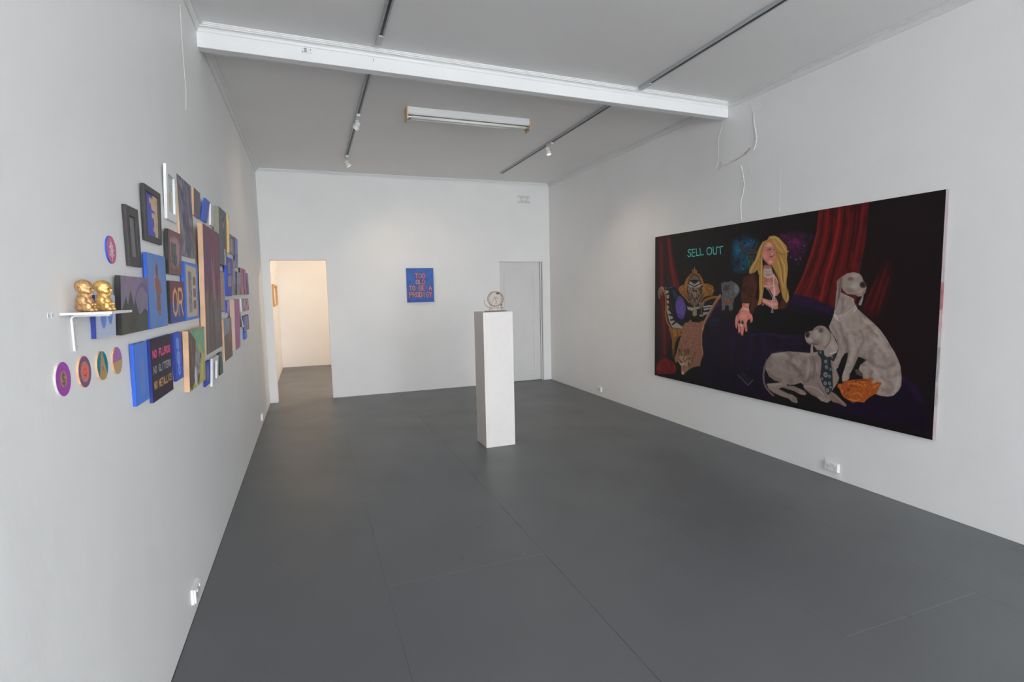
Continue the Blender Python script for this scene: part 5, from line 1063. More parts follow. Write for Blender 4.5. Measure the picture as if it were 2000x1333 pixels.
r = R['bluefig']; P = PN(r, (52, 72, 170), .0025); P.poly((128, 116, 136), [300, 150, 720, 120, 740, 400, 320, 420], 20); P.poly((134, 124, 144), [230, 480, 900, 450, 900, 740, 240, 760], 20)
P.line((96, 84, 100), 70, [480, 190, 520, 360], 30); P.noise([260, 500, 880, 480, 880, 720, 260, 740], [(110, 96, 120), (150, 134, 140), (120, 100, 116)], 90, 22)
canvas(r, P, M_BLUE, 'bright blue canvas with two lilac grey shapes one above the other')
r = R['pinklow']; P = PN(r, (178, 120, 160)); P.line((220, 205, 215), 200, [300, 200, 340, 500, 300, 800], 120, .8); canvas(r, P, M_BLUE, 'tiny pink canvas with blue sides tucked left of the pink tall canvas')
r = R['map']; P = PN(r, (150, 128, 126)); P.noise([420, 180, 900, 180, 950, 980, 480, 980], [(172, 146, 118), (150, 124, 100), (184, 160, 130)], 160, 24, .9)
for i in range(8): P.line((120, 92, 84), 26, [520, 260+i*80, 820, 240+i*85, 620, 300+i*80], 20, .7)
P.line((58, 80, 178), 40, [0, 12, 1000, 12], 6); P.line((58, 80, 178), 40, [0, 985, 1000, 985], 6); P.line((100, 110, 124), 60, [900, 700, 900, 940], 20, .8)
canvas(r, P, M_BLUE, 'pinkish canvas with a tan map shape and blue top and bottom edges')
r = R['brownblue']; P = PN(r, (118, 126, 154)); P.noise([0, 0, 900, 0, 400, 300, 300, 500, 0, 480], [(130, 78, 72), (110, 70, 70), (140, 96, 90)], 200, 26); P.line((136, 96, 88), 180, [300, 560, 340, 800], 80, .8); P.noise([500, 100, 1000, 0, 1000, 1000, 600, 900], [(112, 126, 160), (128, 138, 168), (110, 130, 140)], 260, 27, .7); P.ell((96, 78, 70), (950, 980), 380, 340, 0, 50)
canvas(r, P, M_OLIVE, 'brown and grey blue painting right of the bright blue canvas')
r = R['greyblue']; P = PN(r, (116, 122, 140)); P.noise(FULL, [(106, 114, 132), (130, 134, 152), (120, 112, 128)], 300, 28); P.ell((112, 92, 100), (480, 680), 160, 120, 0, 100, .8); canvas(r, P, M_BLACK, 'grey blue painting with black sides, left of the two pink canvases')
r = R['pinkA']; P = PN(r, (146, 96, 124)); P.noise([300, 650, 800, 650, 800, 1000, 300, 1000], [(146, 96, 124), (196, 116, 106), (150, 90, 110)], 120, 30); canvas(r, P, M_BLACK, 'pink canvas with a coral flame shape low down')
r = R['pinkB']; P = PN(r, (152, 100, 130)); P.noise(FULL, [(144, 92, 122), (162, 108, 138)], 400, 31); canvas(r, P, M_FBLACK, 'plain pink canvas between a pink one and a purple one')
r = R['purple']; P = PN(r, (104, 92, 152)); P.noise(FULL, [(90, 86, 156), (122, 100, 150)], 500, 32, 1, (2, 1)); canvas(r, P, M_BLACK, 'small purple canvas, farthest in its row')
r = R['pinktall']; P = PN(r, (160, 108, 150)); P.noise(FULL, [(168, 116, 160), (150, 92, 128), (160, 104, 146)], 120, 34, 1, (1, 6)); canvas(r, P, M_TAUPE, 'tall deep canvas in plain orchid pink with taupe sides')
r = R['letters']; P = PN(r, (186, 178, 176), .003)
for i, c in enumerate([(48, 60, 140), (150, 40, 66), (50, 52, 146), (176, 84, 56), (70, 60, 150)]):
    x = 60+i*200; P.line((40, 44, 130) if i % 2 else (150, 60, 90), 100, [x+20, 60, x+70, 930], 20); P.line(c, 60, [x+50, 80, x+100, 900], 24)
    P.line((190, 140, 80), 20, [x+60, 300, x+90, 700], 20, .7)
canvas(r, P, M_PAPER, 'low wide panel of blue, red and orange upright letter strokes')
r = R['lowframe']; P = PN(r, (110, 118, 164), .003); P.poly((136, 116, 140), [480, 60, 820, 60, 860, 1000, 500, 1000], 30); P.line((56, 52, 130), 46, [900, 0, 940, 1000], 10); P.line((60, 66, 150), 40, [0, 15, 1000, 15], 8)
canvas(r, P, M_NAVY, 'blue and mauve canvas with a dark violet edge, under the letter panel')
r = R['lowblue']; P = PN(r, (96, 116, 176)); P.noise(FULL, [(90, 110, 172), (108, 126, 184)], 400, 36); canvas(r, P, M_BLUE, 'small plain blue canvas, lowest at the far end')
r = R['tower']; P = PN(r, (120, 130, 148)); P.poly((104, 92, 84), [0, 400, 1000, 320, 1000, 1000, 0, 1000], 24); P.noise([0, 420, 1000, 340, 1000, 1000, 0, 1000], [(96, 86, 80), (114, 100, 90)], 200, 38, .7, (1, 4)); P.noise([0, 0, 1000, 0, 1000, 320, 0, 390], [(104, 122, 144), (132, 138, 150)], 300, 39, .7)
P.poly((146, 96, 88), [700, 130, 790, 120, 860, 520, 800, 640, 640, 620, 620, 420], 40); P.line((166, 150, 136), 60, [480, 120, 640, 140, 600, 300], 60, .6)
canvas(r, P, M_PINE, 'painting of a reddish tower under a grey sky on pale wooden sides')
r = R['green']; P = PN(r, (66, 92, 82)); P.noise([0, 0, 1000, 0, 1000, 350, 0, 300], [(74, 104, 124), (70, 96, 100)], 300, 40, 1, (1, 1), 60); P.noise([0, 350, 1000, 350, 1000, 1000, 0, 1000], [(56, 78, 62), (80, 102, 86), (64, 84, 80)], 200, 41, .9); canvas(r, P, M_BLACK, 'small dark green painting with black sides, right of the low white frame')
r = R['whitesm']; P = PN(r, (130, 122, 124)); P.poly((146, 140, 142), [0, 0, 1000, 0, 1000, 120, 0, 200], 10); framed(r, P, M_FWHITE, (.06, .028), 'small white frame with a grey sheet, in the lowest row', recess=.01)
r = R['blueoval']; P = PN(r, (54, 76, 164)); P.ell((118, 124, 150), (500, 500), 170, 330, 0, 30); canvas(r, P, M_NAVY, 'small blue canvas with one grey oval, left of the low white frame')
r = R['elephant']; P = PN(r, (110, 148, 118), .003)
P.noise([0, 0, 1000, 0, 1000, 500, 0, 500], [(92, 140, 120), (116, 154, 116), (100, 146, 128)], 260, 44); P.poly((168, 160, 76), [380, 330, 520, 460, 640, 260, 760, 420, 900, 520, 1000, 480, 1000, 1000, 0, 1000, 380, 600], 60); P.noise([480, 420, 1000, 520, 1000, 1000, 300, 1000], [(180, 170, 80), (150, 150, 84), (160, 140, 70)], 160, 45, .8, (1, 3), 40)
P.poly((88, 72, 66), [0, 0, 60, 0, 420, 200, 380, 460, 340, 700, 300, 880, 120, 1000, 0, 900], 12); P.line((130, 112, 70), 40, [150, 180, 170, 330], 30, .7); P.line((140, 116, 60), 36, [180, 420, 210, 620], 30, .7)
P.poly((128, 122, 126), [400, 330, 500, 300, 560, 400, 700, 430, 780, 520, 740, 620, 660, 640, 640, 800, 560, 960, 460, 940, 420, 760, 340, 640, 350, 480], 20); P.noise([400, 330, 560, 340, 760, 480, 700, 620, 600, 900, 480, 900, 360, 600], [(92, 88, 94), (150, 146, 150), (110, 104, 112)], 80, 46, .8)
P.poly((176, 182, 196), [330, 620, 420, 700, 440, 980, 340, 960, 280, 800], 20); P.poly((100, 60, 56), [480, 820, 620, 800, 560, 970, 470, 960], 30, .9); P.ell((56, 50, 54), (690, 500), 36, 30, 0, 20)
canvas(r, P, M_PINE, 'green and yellow painting of a grey elephant on thick pale wooden sides')
r = R['ovals']; P = PN(r, (52, 80, 172), .0022)
for cy, rx, ry in ((240, 190, 200), (540, 230, 250), (800, 170, 165)):
    P.ell((112, 138, 196), (480, cy), rx, ry*.68*1.4, 0, 16); P.ell((80, 106, 182), (480, cy), rx*.6, ry*.55, 0, 30, .6)
P.ell((50, 70, 130), (500, 800), 40, 50, 0, 20, .8)
canvas(r, P, M_NAVY, 'narrow blue canvas with a stack of three pale blue ovals')
r = R['nofluros']; P = PN(r, (36, 31, 42), .0022); P.noise(FULL, [(32, 27, 36), (44, 38, 48), (34, 26, 44)], 200, 48, .8)
text(P, 'NO FLUROS', 90, 195, 920, 300, [(214, 62, 120)], 24, None, 1.1); text(P, 'NO GLITTERS', 90, 445, 920, 550, [(132, 134, 140)], 20, None, 1.1); text(P, 'NO METALLICS', 90, 690, 920, 800, [(176, 132, 84)], 20, None, 1.1)
canvas(r, P, M_NAVY, 'dark canvas painted with the words NO FLUROS NO GLITTERS NO METALLICS')
r = R['bluefaint']; P = PN(r, (70, 110, 184), .0028); P.line((100, 112, 160), 22, [520, 200, 640, 160, 640, 380, 700, 560, 760, 800, 620, 860, 340, 860, 360, 700, 460, 560, 420, 400, 480, 260], 24, .6); P.noise([380, 250, 680, 220, 720, 840, 360, 840], [(86, 112, 176), (104, 120, 168), (78, 112, 184)], 120, 50, .6, (1, 1), 60)
canvas(r, P, M_BLUE, 'plain blue canvas with a faint grey figure outline, left of the NO FLUROS canvas')
r = R['OR']; P = PN(r, (98, 58, 66), .0022); P.poly((58, 70, 126), [0, 500, 1000, 470, 1000, 1000, 0, 1000], 12); text(P, 'OR', 190, 200, 900, 820, [(202, 150, 98)], 62, None, 1.3)
canvas(r, P, M_BLACK, 'dark red and navy canvas with the tan word OR')
r = R['collage']; P = PN(r, (70, 112, 190), .0028); P.poly((168, 154, 142), [130, 45, 860, 70, 880, 945, 130, 950], 8); P.poly((116, 108, 112), [280, 160, 500, 160, 500, 860, 290, 870], 14); P.noise([280, 160, 500, 160, 500, 860, 290, 870], [(100, 94, 100), (134, 126, 128), (108, 100, 110)], 110, 52, .8)
for y in (240, 450, 660): P.poly((104, 96, 88), [590, y, 780, y, 780, y+150, 600, y+150], 12); P.poly((120, 84, 68), [700, y+10, 780, y+10, 780, y+150, 700, y+150], 14, .8)
P.line((178, 142, 104), 30, [820, 60, 830, 940], 20, .7)
canvas(r, P, M_BLUE, 'blue bordered canvas with a collage of grey pictures on tan')
r = R['brownpink']; P = PN(r, (110, 78, 76)); P.poly((140, 112, 122), [120, 180, 300, 200, 420, 130, 700, 160, 860, 300, 820, 640, 700, 820, 560, 760, 420, 860, 260, 780, 140, 500], 60); P.poly((68, 74, 72), [180, 270, 560, 300, 560, 520, 640, 560, 640, 760, 420, 820, 240, 720, 200, 520], 12)
P.noise([180, 270, 560, 300, 560, 520, 640, 560, 640, 760, 420, 820, 240, 720, 200, 520], [(54, 58, 58), (96, 102, 96), (64, 70, 68)], 110, 54, .8)
canvas(r, P, M_BLACK, 'dusty brown and pink painting of a dark green shape, below the abstract painting')
r = R['nude']; P = PN(r, (84, 114, 164), .0028); P.noise(FULL, [(78, 108, 160), (92, 120, 168)], 400, 56, .7)
P.poly((122, 84, 82), [420, 130, 520, 140, 540, 260, 520, 310, 650, 380, 700, 470, 690, 520, 610, 560, 640, 700, 600, 850, 480, 820, 400, 720, 430, 560, 340, 430, 330, 330, 420, 290, 400, 180], 12)
P.line((178, 124, 108), 26, [410, 140, 400, 200, 430, 290, 340, 320, 330, 420, 380, 500], 20, .9); P.noise([420, 560, 620, 580, 600, 840, 440, 760], [(160, 110, 96), (100, 72, 70), (176, 128, 112)], 90, 57, .8); P.ell((90, 60, 62), (480, 220), 60, 90, 0, 30, .8)
canvas(r, P, M_BLUE, 'blue canvas with a seated unclothed figure seen from behind')
r = R['mountain']; P = PN(r, (110, 98, 116), .0025); P.noise(FULL, [(100, 88, 108), (122, 108, 124), (104, 100, 116)], 300, 58, .8); P.poly((66, 66, 64), [0, 620, 100, 480, 160, 360, 240, 500, 330, 240, 440, 520, 500, 400, 600, 620, 680, 700, 860, 580, 1000, 640, 1000, 1000, 0, 1000], 10)
P.poly((56, 56, 50), [0, 760, 1000, 680, 1000, 1000, 0, 1000], 60); P.ell((120, 66, 100), (770, 640), 320, 320, 0, 6, .9, 18); P.ell((56, 72, 160), (770, 640), 298, 298, 0, 6, .9, 14); P.poly((66, 66, 64), [0, 620, 100, 480, 160, 360, 240, 500, 330, 240, 440, 520, 500, 400, 600, 620, 680, 700, 860, 580, 1000, 640, 1000, 1000, 0, 1000], 10); P.noise([0, 740, 1000, 680, 1000, 1000, 0, 1000], [(58, 56, 50), (80, 74, 60), (62, 84, 74)], 180, 59, .6)
canvas(r, P, M_BLACK, 'painting of dark pine peaks under a rainbow, with black sides')
r = R['undershelf']; P = PN(r, (158, 166, 186), .0022); P.ell((90, 120, 184), (380, 430), 150, 330*.8, 0, 14); P.ell((90, 118, 180), (720, 400), 130, 290*.8, 0, 14); P.ell((112, 126, 166), (380, 330), 60, 110, 0, 40, .7)
canvas(r, P, M_NAVY, 'pale canvas with two blue ovals, partly hidden behind the small white shelf')
# the crooked dark triangular panel with a white edge
o = thing('triangular_panel', (0, 1.68, 1.22), 'dark triangular panel with a white slanting edge, right of the pink tall canvas', 'wall panel')
def tri(pts, t0, t1):
    bm = bmesh.new(); A_ = [bm.verts.new((t0, y-1.68, z-1.22)) for y, z in pts]; C_ = [bm.verts.new((t1, y-1.68, z-1.22)) for y, z in pts]; n = len(pts)
    for i in range(n): bm.faces.new((A_[i], A_[(i+1) % n], C_[(i+1) % n], C_[i]))
    bm.faces.new(A_[::-1]); bm.faces.new(C_); return bm
mesh('dark_face', tri([(1.50, 1.235), (1.56, 1.40), (1.62, 1.43), (1.81, 1.224)], 0, .012), mat('dark_brown_panel', rgb((84, 72, 66)), .6, var=.2, scale=30), o)
mesh('white_edge', tri([(1.58, 1.452), (1.66, 1.452), (1.875, 1.218), (1.811, 1.222), (1.621, 1.431)], 0, .016), M_PAPER, o)

# round painted discs
def disc(y, z, r, P, edge, label, group=None):
    o = thing('painted_disc', (0, y, z), label, 'disc', group); bm = bmesh.new(); cyl(bm, (0, 0, 0), (.0046, 0, 0), r, 48); mesh('rim', bm, edge, o)
    face('disc_face', P, (.0052, -r, r), (0, 2*r, 0), (0, 0, -2*r), o, GL, mask=.497); return o
M_CORK = mat('cork_disc_edge', rgb((176, 140, 104)), .8, var=.15, scale=60); M_SILV = mat('silver_disc_edge', (.66, .62, .58), .5, var=.1, scale=50)
def glit(P, c, seed, n=260, r0=0, r1=480):
    rs = np.random.RandomState(seed)
    for _ in range(n):
        a = rs.rand()*6.283; q = r0+(r1-r0)*math.sqrt(rs.rand()); P.ell(c, (500+q*math.cos(a), 500+q*math.sin(a)), 6, 6, 0, 4, .6)
P = Paint(124, 124, (168, 84, 112)); 
for i in range(9):
    a = i*2*math.pi/9; P.line((186, 182, 186), 50, [500, 520, 500+230*math.cos(a), 500+270*math.sin(a)], 20)
P.line((186, 182, 186), 40, [500, 130, 500, 900], 16); P.ell((180, 176, 182), (500, 480), 170, 190, 0, 30, .9); P.noise([320, 300, 680, 300, 680, 700, 320, 700], [(200, 198, 204), (150, 110, 130), (196, 192, 196)], 80, 5, .5); P.poly((186, 182, 186), [300, 640, 220, 720, 380, 700], 16); P.poly((186, 182, 186), [700, 640, 780, 720, 620, 700], 16)
disc(-1.470, 1.660, .044, P, M_BLUE, 'pink round disc with a silver flower and blue edge, highest of the discs')
P = Paint(124, 124, (132, 56, 140)); glit(P, (186, 130, 190), 1); P.ell((140, 112, 88), (500, 500), 240, 240, 0, 14)
for st in F['$']: P.line((56, 48, 50), 34, [v for x, y in st for v in (400+x*50, 340+y*54)], 16)
disc(-1.912, 1.307, .0430, P, M_SILV, 'purple glitter disc with a dollar sign, nearest of the four in the row')
P = Paint(124, 124, (104, 66, 104)); glit(P, (178, 150, 172), 2); P.ell((150, 116, 88), (500, 500), 330, 330, 0, 12); P.ell((214, 84, 76), (500, 500), 230, 240, 0, 12); P.ell((60, 40, 50), (430, 430), 22, 30, 0, 8); P.ell((60, 40, 50), (580, 430), 22, 30, 0, 8); P.line((60, 40, 50), 26, [380, 540, 430, 610, 500, 635, 580, 610, 620, 540], 12)
disc(-1.775, 1.307, .0430, P, M_CORK, 'glitter rimmed disc with a red smiling face')
P = Paint(124, 124, (0, 104, 122)); glit(P, (60, 150, 160), 3, 120); P.poly((150, 118, 80), [470, 0, 540, 0, 900, 900, 800, 1000, 200, 1000, 120, 900], 10); P.line((90, 70, 60), 16, [420, 700, 500, 500, 580, 700], 10); P.line((90, 70, 60), 16, [440, 650, 560, 650], 10); P.ell((40, 90, 90), (500, 560), 40, 40, 0, 10, .8)
disc(-1.640, 1.307, .0430, P, M_CORK, 'teal disc with a tan pyramid, between the smiling disc and the half purple disc')
P = Paint(124, 124, (158, 128, 92)); P.poly((142, 92, 148), [0, 0, 1000, 0, 1000, 470, 0, 530], 10); P.line((120, 70, 124), 34, [250, 250, 250, 420], 20, .8); P.line((120, 70, 124), 34, [420, 220, 420, 420, 560, 410, 560, 230], 20, .8); P.line((120, 70, 124), 34, [700, 240, 700, 400], 20, .8); P.line((90, 60, 60), 14, [0, 530, 1000, 470], 8)
disc(-1.508, 1.307, .0430, P, M_CORK, 'half purple and half tan disc, farthest of the four in the row')
# tiny numbered cards beside the shelf
for y, l in ((-1.946, 'tiny white number card left of the shelf, nearer one'), (-1.925, 'tiny white number card left of the shelf, next to its twin')):
    P = Paint(24, 28, (190, 190, 190)); P.ell((84, 84, 88), (500, 380), 170, 130, 0, 160, .9); P.ell((84, 84, 88), (520, 640), 190, 130, 0, 160, .9)
    o = thing('number_card', (0, y, 1.460), l, 'card', 'number cards by the shelf'); box('card', 0, .0008, -.005, .005, 0, .013, M_PAPER, o); face('print', P, (.0011, -.005, .013), (0, .01, 0), (0, 0, -.013), o, GL)

# ------------------------------------------------------------------ shelf and figurines
M_SHELF = mat('white_shelf', (.74, .73, .72), .35); M_STEEL = mat('dull_steel', (.45, .42, .40), .4, metal=.7)
sh = thing('wall_shelf', (0, -1.802, 1.4645), 'small white shelf on a white steel bracket holding two gold figurines', 'shelf')
box('board', .001, .111, -.085, .085, 0, .0065, M_SHELF, sh, .001)
bm = bmesh.new(); pts = [(.0035, -.096), (.0035, -.012), (.006, -.0065), (.0115, -.0035), (.088, -.0035)]
for a, b in ((pts, None),):
    L_ = []
    for i, (x, z) in enumerate(a):
        p0 = Vector(a[max(i-1, 0)]); p1 = Vector(a[min(i+1, len(a)-1)]); d = (p1-p0).normalized(); n = Vector((-d.y, d.x))*.0026
        L_.append([bm.verts.new((x+s*n.x, -.018+q*.0065, z+s*n.y)) for s, q in ((1, -1), (1, 1), (-1, 1), (-1, -1))])
    for A_, B_ in zip(L_, L_[1:]):
        for k_ in range(4): bm.faces.new((A_[k_], A_[(k_+1) % 4], B_[(k_+1) % 4], B_[k_]))
    bm.faces.new(L_[0][::-1]); bm.faces.new(L_[-1])
br = mesh('bracket', bm, M_SHELF, sh)
for z in (-.03, -.086):
    bm = bmesh.new(); cyl(bm, (.0002, -.002, z), (.0030, -.002, z), .0030, 12); mesh('screw', bm, M_STEEL, br)
def gold_mat(name, c, r):
    m = mat(name, c, r, metal=.75, var=.35, scale=160, bump=.12); return m
def figurine(loc, rz, sc, kind, label):
    o = bpy.data.objects.new('gold_figurine', None); COL.objects.link(o); o.location = loc; o.rotation_euler = (0, 0, rz); o.scale = (1, 1, 1); tag(o, label, 'figurine', 'gold figurines on the shelf')
    bm = bmesh.new()
    def E(x, y, z, a, b, c, ry=0):
        r = bmesh.ops.create_icosphere(bm, subdivisions=3, radius=1)['verts']
        M = Matrix.Translation((x, y, z)) @ Matrix.Rotation(ry, 4, 'Y') @ Matrix.Diagonal((a, b, c, 1)); bmesh.ops.transform(bm, matrix=M, verts=r)
    s = .001
    E(-1*s, 0, 66*s, 20*s, 18*s, 18.5*s); E(2*s, 0, 57*s, 17*s, 17*s, 14*s)        # skull, jaw
    E(8*s, 0, 53*s, 12*s, 14*s, 10*s); E(15*s, 0, 51*s, 5*s, 7*s, 6*s)              # cheeks, muzzle
    E(20.5*s, 0, 57*s, 3.4*s, 2.6*s, 2.8*s); E(19.5*s, 0, 52*s, 2.6*s, 3.6*s, 1.6*s); E(19*s, 0, 49.4*s, 2.4*s, 3.4*s, 1.5*s); E(16.5*s, 0, 45.5*s, 4*s, 4.5*s, 3*s)   # nose, lips, chin
    for q in (-1, 1):
        E(-2*s, q*18*s, 59*s, 3.6*s, 2.6*s, 5*s); E(-1*s, q*19.6*s, 59*s, 1.8*s, 1.4*s, 3*s)    # ears
        E(17*s, q*7*s, 62.5*s, 2.6*s, 3.6*s, 1.5*s)                                 # brow
        E(0, q*15.5*s, 29*s, 10*s, 6.5*s, 13*s, .2); E(9*s, q*13.5*s, 20*s, 10*s, 5*s, 5*s, .3); E(18*s, q*6.5*s, 19*s, 5*s, 4.4*s, 4*s)  # arm, forearm, hand
        E(7*s, q*11*s, 11*s, 13*s, 8*s, 10*s); E(16*s, q*9*s, 5*s, 8*s, 5.5*s, 5*s); E(21*s, q*9*s, 3.4*s, 3*s, 4.6*s, 3*s)    # folded leg, foot, toes
        E(-3*s, q*9*s, 37*s, 10*s, 8*s, 5*s)                                        # collar
    E(-2*s, 0, 27*s, 19.5*s, 16*s, 19*s); E(-3*s, 0, 11*s, 20*s, 17.5*s, 12*s); E(0, 0, 41*s, 16*s, 14*s, 8*s); E(6*s, 0, 27*s, 13*s, 12*s, 14*s)   # trunk, seat, neck, chest
    if kind: E(-7*s, 0, 71*s, 15*s, 15.5*s, 12*s); E(12*s, 0, 71*s, 7*s, 13*s, 6*s); E(4*s, 0, 33*s, 16*s, 14*s, 6*s, .5)
    for v in bm.verts: v.co.z = max(v.co.z, 0)
    b = mesh('body', bm, gold_mat('gilded_'+('bright' if kind else 'worn'), (.78, .47, .16) if kind else (.60, .36, .17), .42 if kind else .52), o, True)
    rm = b.modifiers.new('r', 'REMESH'); rm.mode = 'VOXEL'; rm.voxel_size = .0012; rm.use_smooth_shade = True
    smo = b.modifiers.new('s', 'SMOOTH'); smo.factor = .6; smo.iterations = 3
    bm = bmesh.new()
    for q in (-1, 1):
        r = bmesh.ops.create_uvsphere(bm, u_segments=10, v_segments=8, radius=.0017)['verts']
        bmesh.ops.translate(bm, verts=r, vec=(17.6*s, q*6.5*s, 60.3*s))
    e = mesh('eyes', bm, mat('dark_eye', (.03, .04, .03), .3), o, True); return o
figurine((.041, -1.838, 1.4712), -.12, 1, 0, 'worn gold seated child figurine with a smooth round head, nearer one on the shelf')
figurine((.062, -1.772, 1.4712), -.18, 1, 1, 'bright gold seated child figurine behind the worn one on the shelf')

# ------------------------------------------------------------------ back wall
P = Paint(160, 205, (60, 96, 168)); P.noise(FULL, [(54, 88, 160), (68, 104, 176), (58, 92, 166)], 260, 70, .8); P.noise([0, 900, 1000, 900, 1000, 1000, 0, 1000], [(56, 84, 158), (68, 76, 150)], 300, 71, .6, (1, 1), 80)
cl = [(176, 124, 136), (150, 128, 128), (188, 112, 148), (166, 136, 142)]; ed = (70, 50, 84)
text(P, 'TOO', 320, 165, 680, 290, cl, 42, ed, 1.2); text(P, 'OLD', 340, 345, 680, 465, cl[::-1], 42, ed, 1.2); text(P, 'TO', 90, 520, 300, 650, cl[2:], 42, ed, 1.2); text(P, 'BE', 440, 520, 660, 650, cl[1:], 42, ed, 1.2); text(P, 'A', 820, 520, 915, 650, cl, 42, ed)
P.ell((190, 130, 140), (368, 580), 16, 14, 0, 6); P.ell((190, 130, 140), (740, 575), 16, 14, 0, 6); text(P, 'PRODIGY', 90, 700, 910, 845, cl, 42, ed, 1.5)
o = thing('canvas_painting', (2.160, D, 1.349), 'blue canvas lettered TOO OLD TO BE A PRODIGY, alone on the back wall', 'painting')
box('stretcher', -.203, .203, -.0288, 0, 0, .510, mat('blue_canvas_edge', rgb((44, 66, 140)), .6), o); face('painted_canvas', P, (-.203, -.030, .510), (.406, 0, 0), (0, 0, -.510), o, GB)
# perforated plaster air vent
vn = thing('air_vent', (3.880, D, 2.870), 'square perforated plaster air vent high on the back wall', 'vent')
box('vent_plate', -.108, .108, -.006, 0, 0, .136, M_BACK, vn, .002)
bm = bmesh.new(); random.seed(4)
def slot(cx, cz, L, a, wd=.0045):
    q = [Vector((u, 0, v)) for u, v in ((-L/2, -wd/2), (L/2, -wd/2), (L/2, wd/2), (-L/2, wd/2))]; R_ = Matrix.Rotation(a, 3, 'Y')
    vs = [(R_ @ p)+Vector((cx, 0, cz)) for p in q]; A_ = [bm.verts.new((p.x, -.0072, p.z)) for p in vs]; C_ = [bm.verts.new((p.x, -.0058, p.z)) for p in vs]
    bm.faces.new(A_); [bm.faces.new((A_[i], A_[(i+1) % 4], C_[(i+1) % 4], C_[i])) for i in range(4)]
for u in (-1, 1):
    for v in (-1, 1):
        for (x, z, L, a) in ((.015, .022, .02, .75), (.036, .028, .018, .3), (.038, .012, .014, 0), (.052, .042, .02, .75), (.066, .022, .012, 0), (.068, .036, .012, 1.2), (.078, .05, .014, .5), (.02, .05, .014, 1.57), (.038, .052, .014, 1.4), (.096, .03, .012, .4), (.096, .052, .012, 1.1), (.008, .042, .009, 0), (.058, .006, .012, .2)):
            slot(x*u, .068+z*v, L, a*u*v*-1)
mesh('vent_holes', bm, M_BLACK, vn)

# ------------------------------------------------------------------ pedestal and wire wheel sculpture
M_PED = mat('white_plinth', (.83, .79, .755), .5, bump=.03, scale=18, var=.015)
pd = tag(box('pedestal', 2.101, 2.396, 1.243, 1.541, 0, 1.300, M_PED, None, .0015), 'tall square white gallery plinth standing free on the grey floor', 'pedestal')
M_WIRE = mat('rusty_wire', rgb((150, 122, 104), 1.5), .5, metal=.4, var=.3, scale=60); M_CRM = mat('cream_horn', (.62, .47, .36), .5, var=.15, scale=50); M_BRN = mat('brown_base', (.20, .13, .11), .5, var=.2)
M_BRASS = mat('brass_scrap', (.45, .30, .12), .4, metal=.6, var=.2)
ws = thing('wheel_sculpture', (2.278, 1.395, 1.300), 'small wire wheel sculpture with a curled horn standing on the white plinth', 'sculpture')
fx = lambda a: (a-628)*.0003815; fz = lambda a: (806-a)*.000345
bm = bmesh.new(); cyl(bm, (0, 0, 0), (0, 0, .007), .113, 32)
for v in bm.verts: v.co.y *= .45
mesh('base', bm, M_BRN, ws)
cz = fz(455); R0 = .0745
def ringpts(r, y, n=40, wob=0, seed=0):
    rs = random.Random(seed); return [(r*(1+wob*rs.uniform(-1, 1))*math.cos(2*math.pi*i/n), y, cz+r*(1+wob*rs.uniform(-1, 1))*math.sin(2*math.pi*i/n)*.95) for i in range(n+1)]
bm = bmesh.new()
for y in (-.018, .018): tube(bm, ringpts(R0, y), .0032, 8)
for i in range(20):
    a = 2*math.pi*i/20; tube(bm, [(R0*math.cos(a), -.018, cz+R0*.95*math.sin(a)), (R0*math.cos(a), .018, cz+R0*.95*math.sin(a))], .0015, 6)
mesh('wheel_rim', bm, M_WIRE, ws, True)
bm = bmesh.new()
for k_, r in enumerate((.92, .84, .72, .58, .42)):
    tube(bm, ringpts(R0*r, -.018+.003*k_, 36, .02, k_), .0012, 6)
for i in range(16):
    a = 2*math.pi*i/16; q = [(R0*f*math.cos(a+.15*math.sin(f*9)), -.017, cz+R0*f*.95*math.sin(a+.15*math.sin(f*9))) for f in (.2, .4, .6, .8, 1)]; tube(bm, q, .0009, 5)
mesh('wire_web', bm, M_CRM, ws, True)
bm = bmesh.new(); tube(bm, [(fx(570), -.02, fz(430)), (fx(600), -.022, fz(405)), (fx(645), -.02, fz(410))], .004, 8); tube(bm, [(fx(600), -.02, fz(440)), (fx(630), -.02, fz(500)), (fx(625), -.02, fz(610))], .0042, 8, .003); tube(bm, [(fx(640), -.02, fz(445)), (fx(690), -.02, fz(440))], .003, 8); tube(bm, [(fx(560), -.02, fz(440)), (fx(535), -.02, fz(560))], .002, 6)
mesh('brass_scraps', bm, M_BRASS, ws, True)
bm = bmesh.new(); cyl(bm, (fx(690), -.021, fz(300)), (fx(690), .021, fz(300)), .009, 12); mesh('red_clip', bm, mat('dark_red_paint', (.13, .03, .02), .5), ws)
bm = bmesh.new()
for a, b in (((500, 615), (478, 795)), ((592, 635), (556, 795)), ((668, 635), (716, 795)), ((772, 635), (800, 745))):
    for y in (-.02, .02): tube(bm, [(fx(a[0]), y, fz(a[1])), (fx(b[0]), y*1.3, fz(b[1]))], .0014, 6)
for y in (-.022, .022):
    tube(bm, [(fx(480), y, fz(686)), (fx(640), y, fz(690)), (fx(760), y, fz(715)), (fx(826), y, fz(712))], .0012, 6); tube(bm, [(fx(480), y, fz(712)), (fx(620), y, fz(722)), (fx(760), y, fz(738))], .0012, 6)
mesh('wire_stand', bm, M_WIRE, ws, True)
for a in (462, 498, 790, 818):
    bm = bmesh.new(); tube(bm, [(fx(a), -.006, fz(720)), (fx(a+5), -.006, fz(795))], .0026, 8, .0032); mesh('foot', bm, M_CRM, ws, True)
bm = bmesh.new(); tube(bm, [(fx(x), 0, fz(z)) for x, z in ((335, 470), (328, 520), (336, 570), (360, 615), (395, 655), (440, 685), (490, 700))], .0035, 10, .0062); mesh('horn', bm, M_CRM, ws, True)
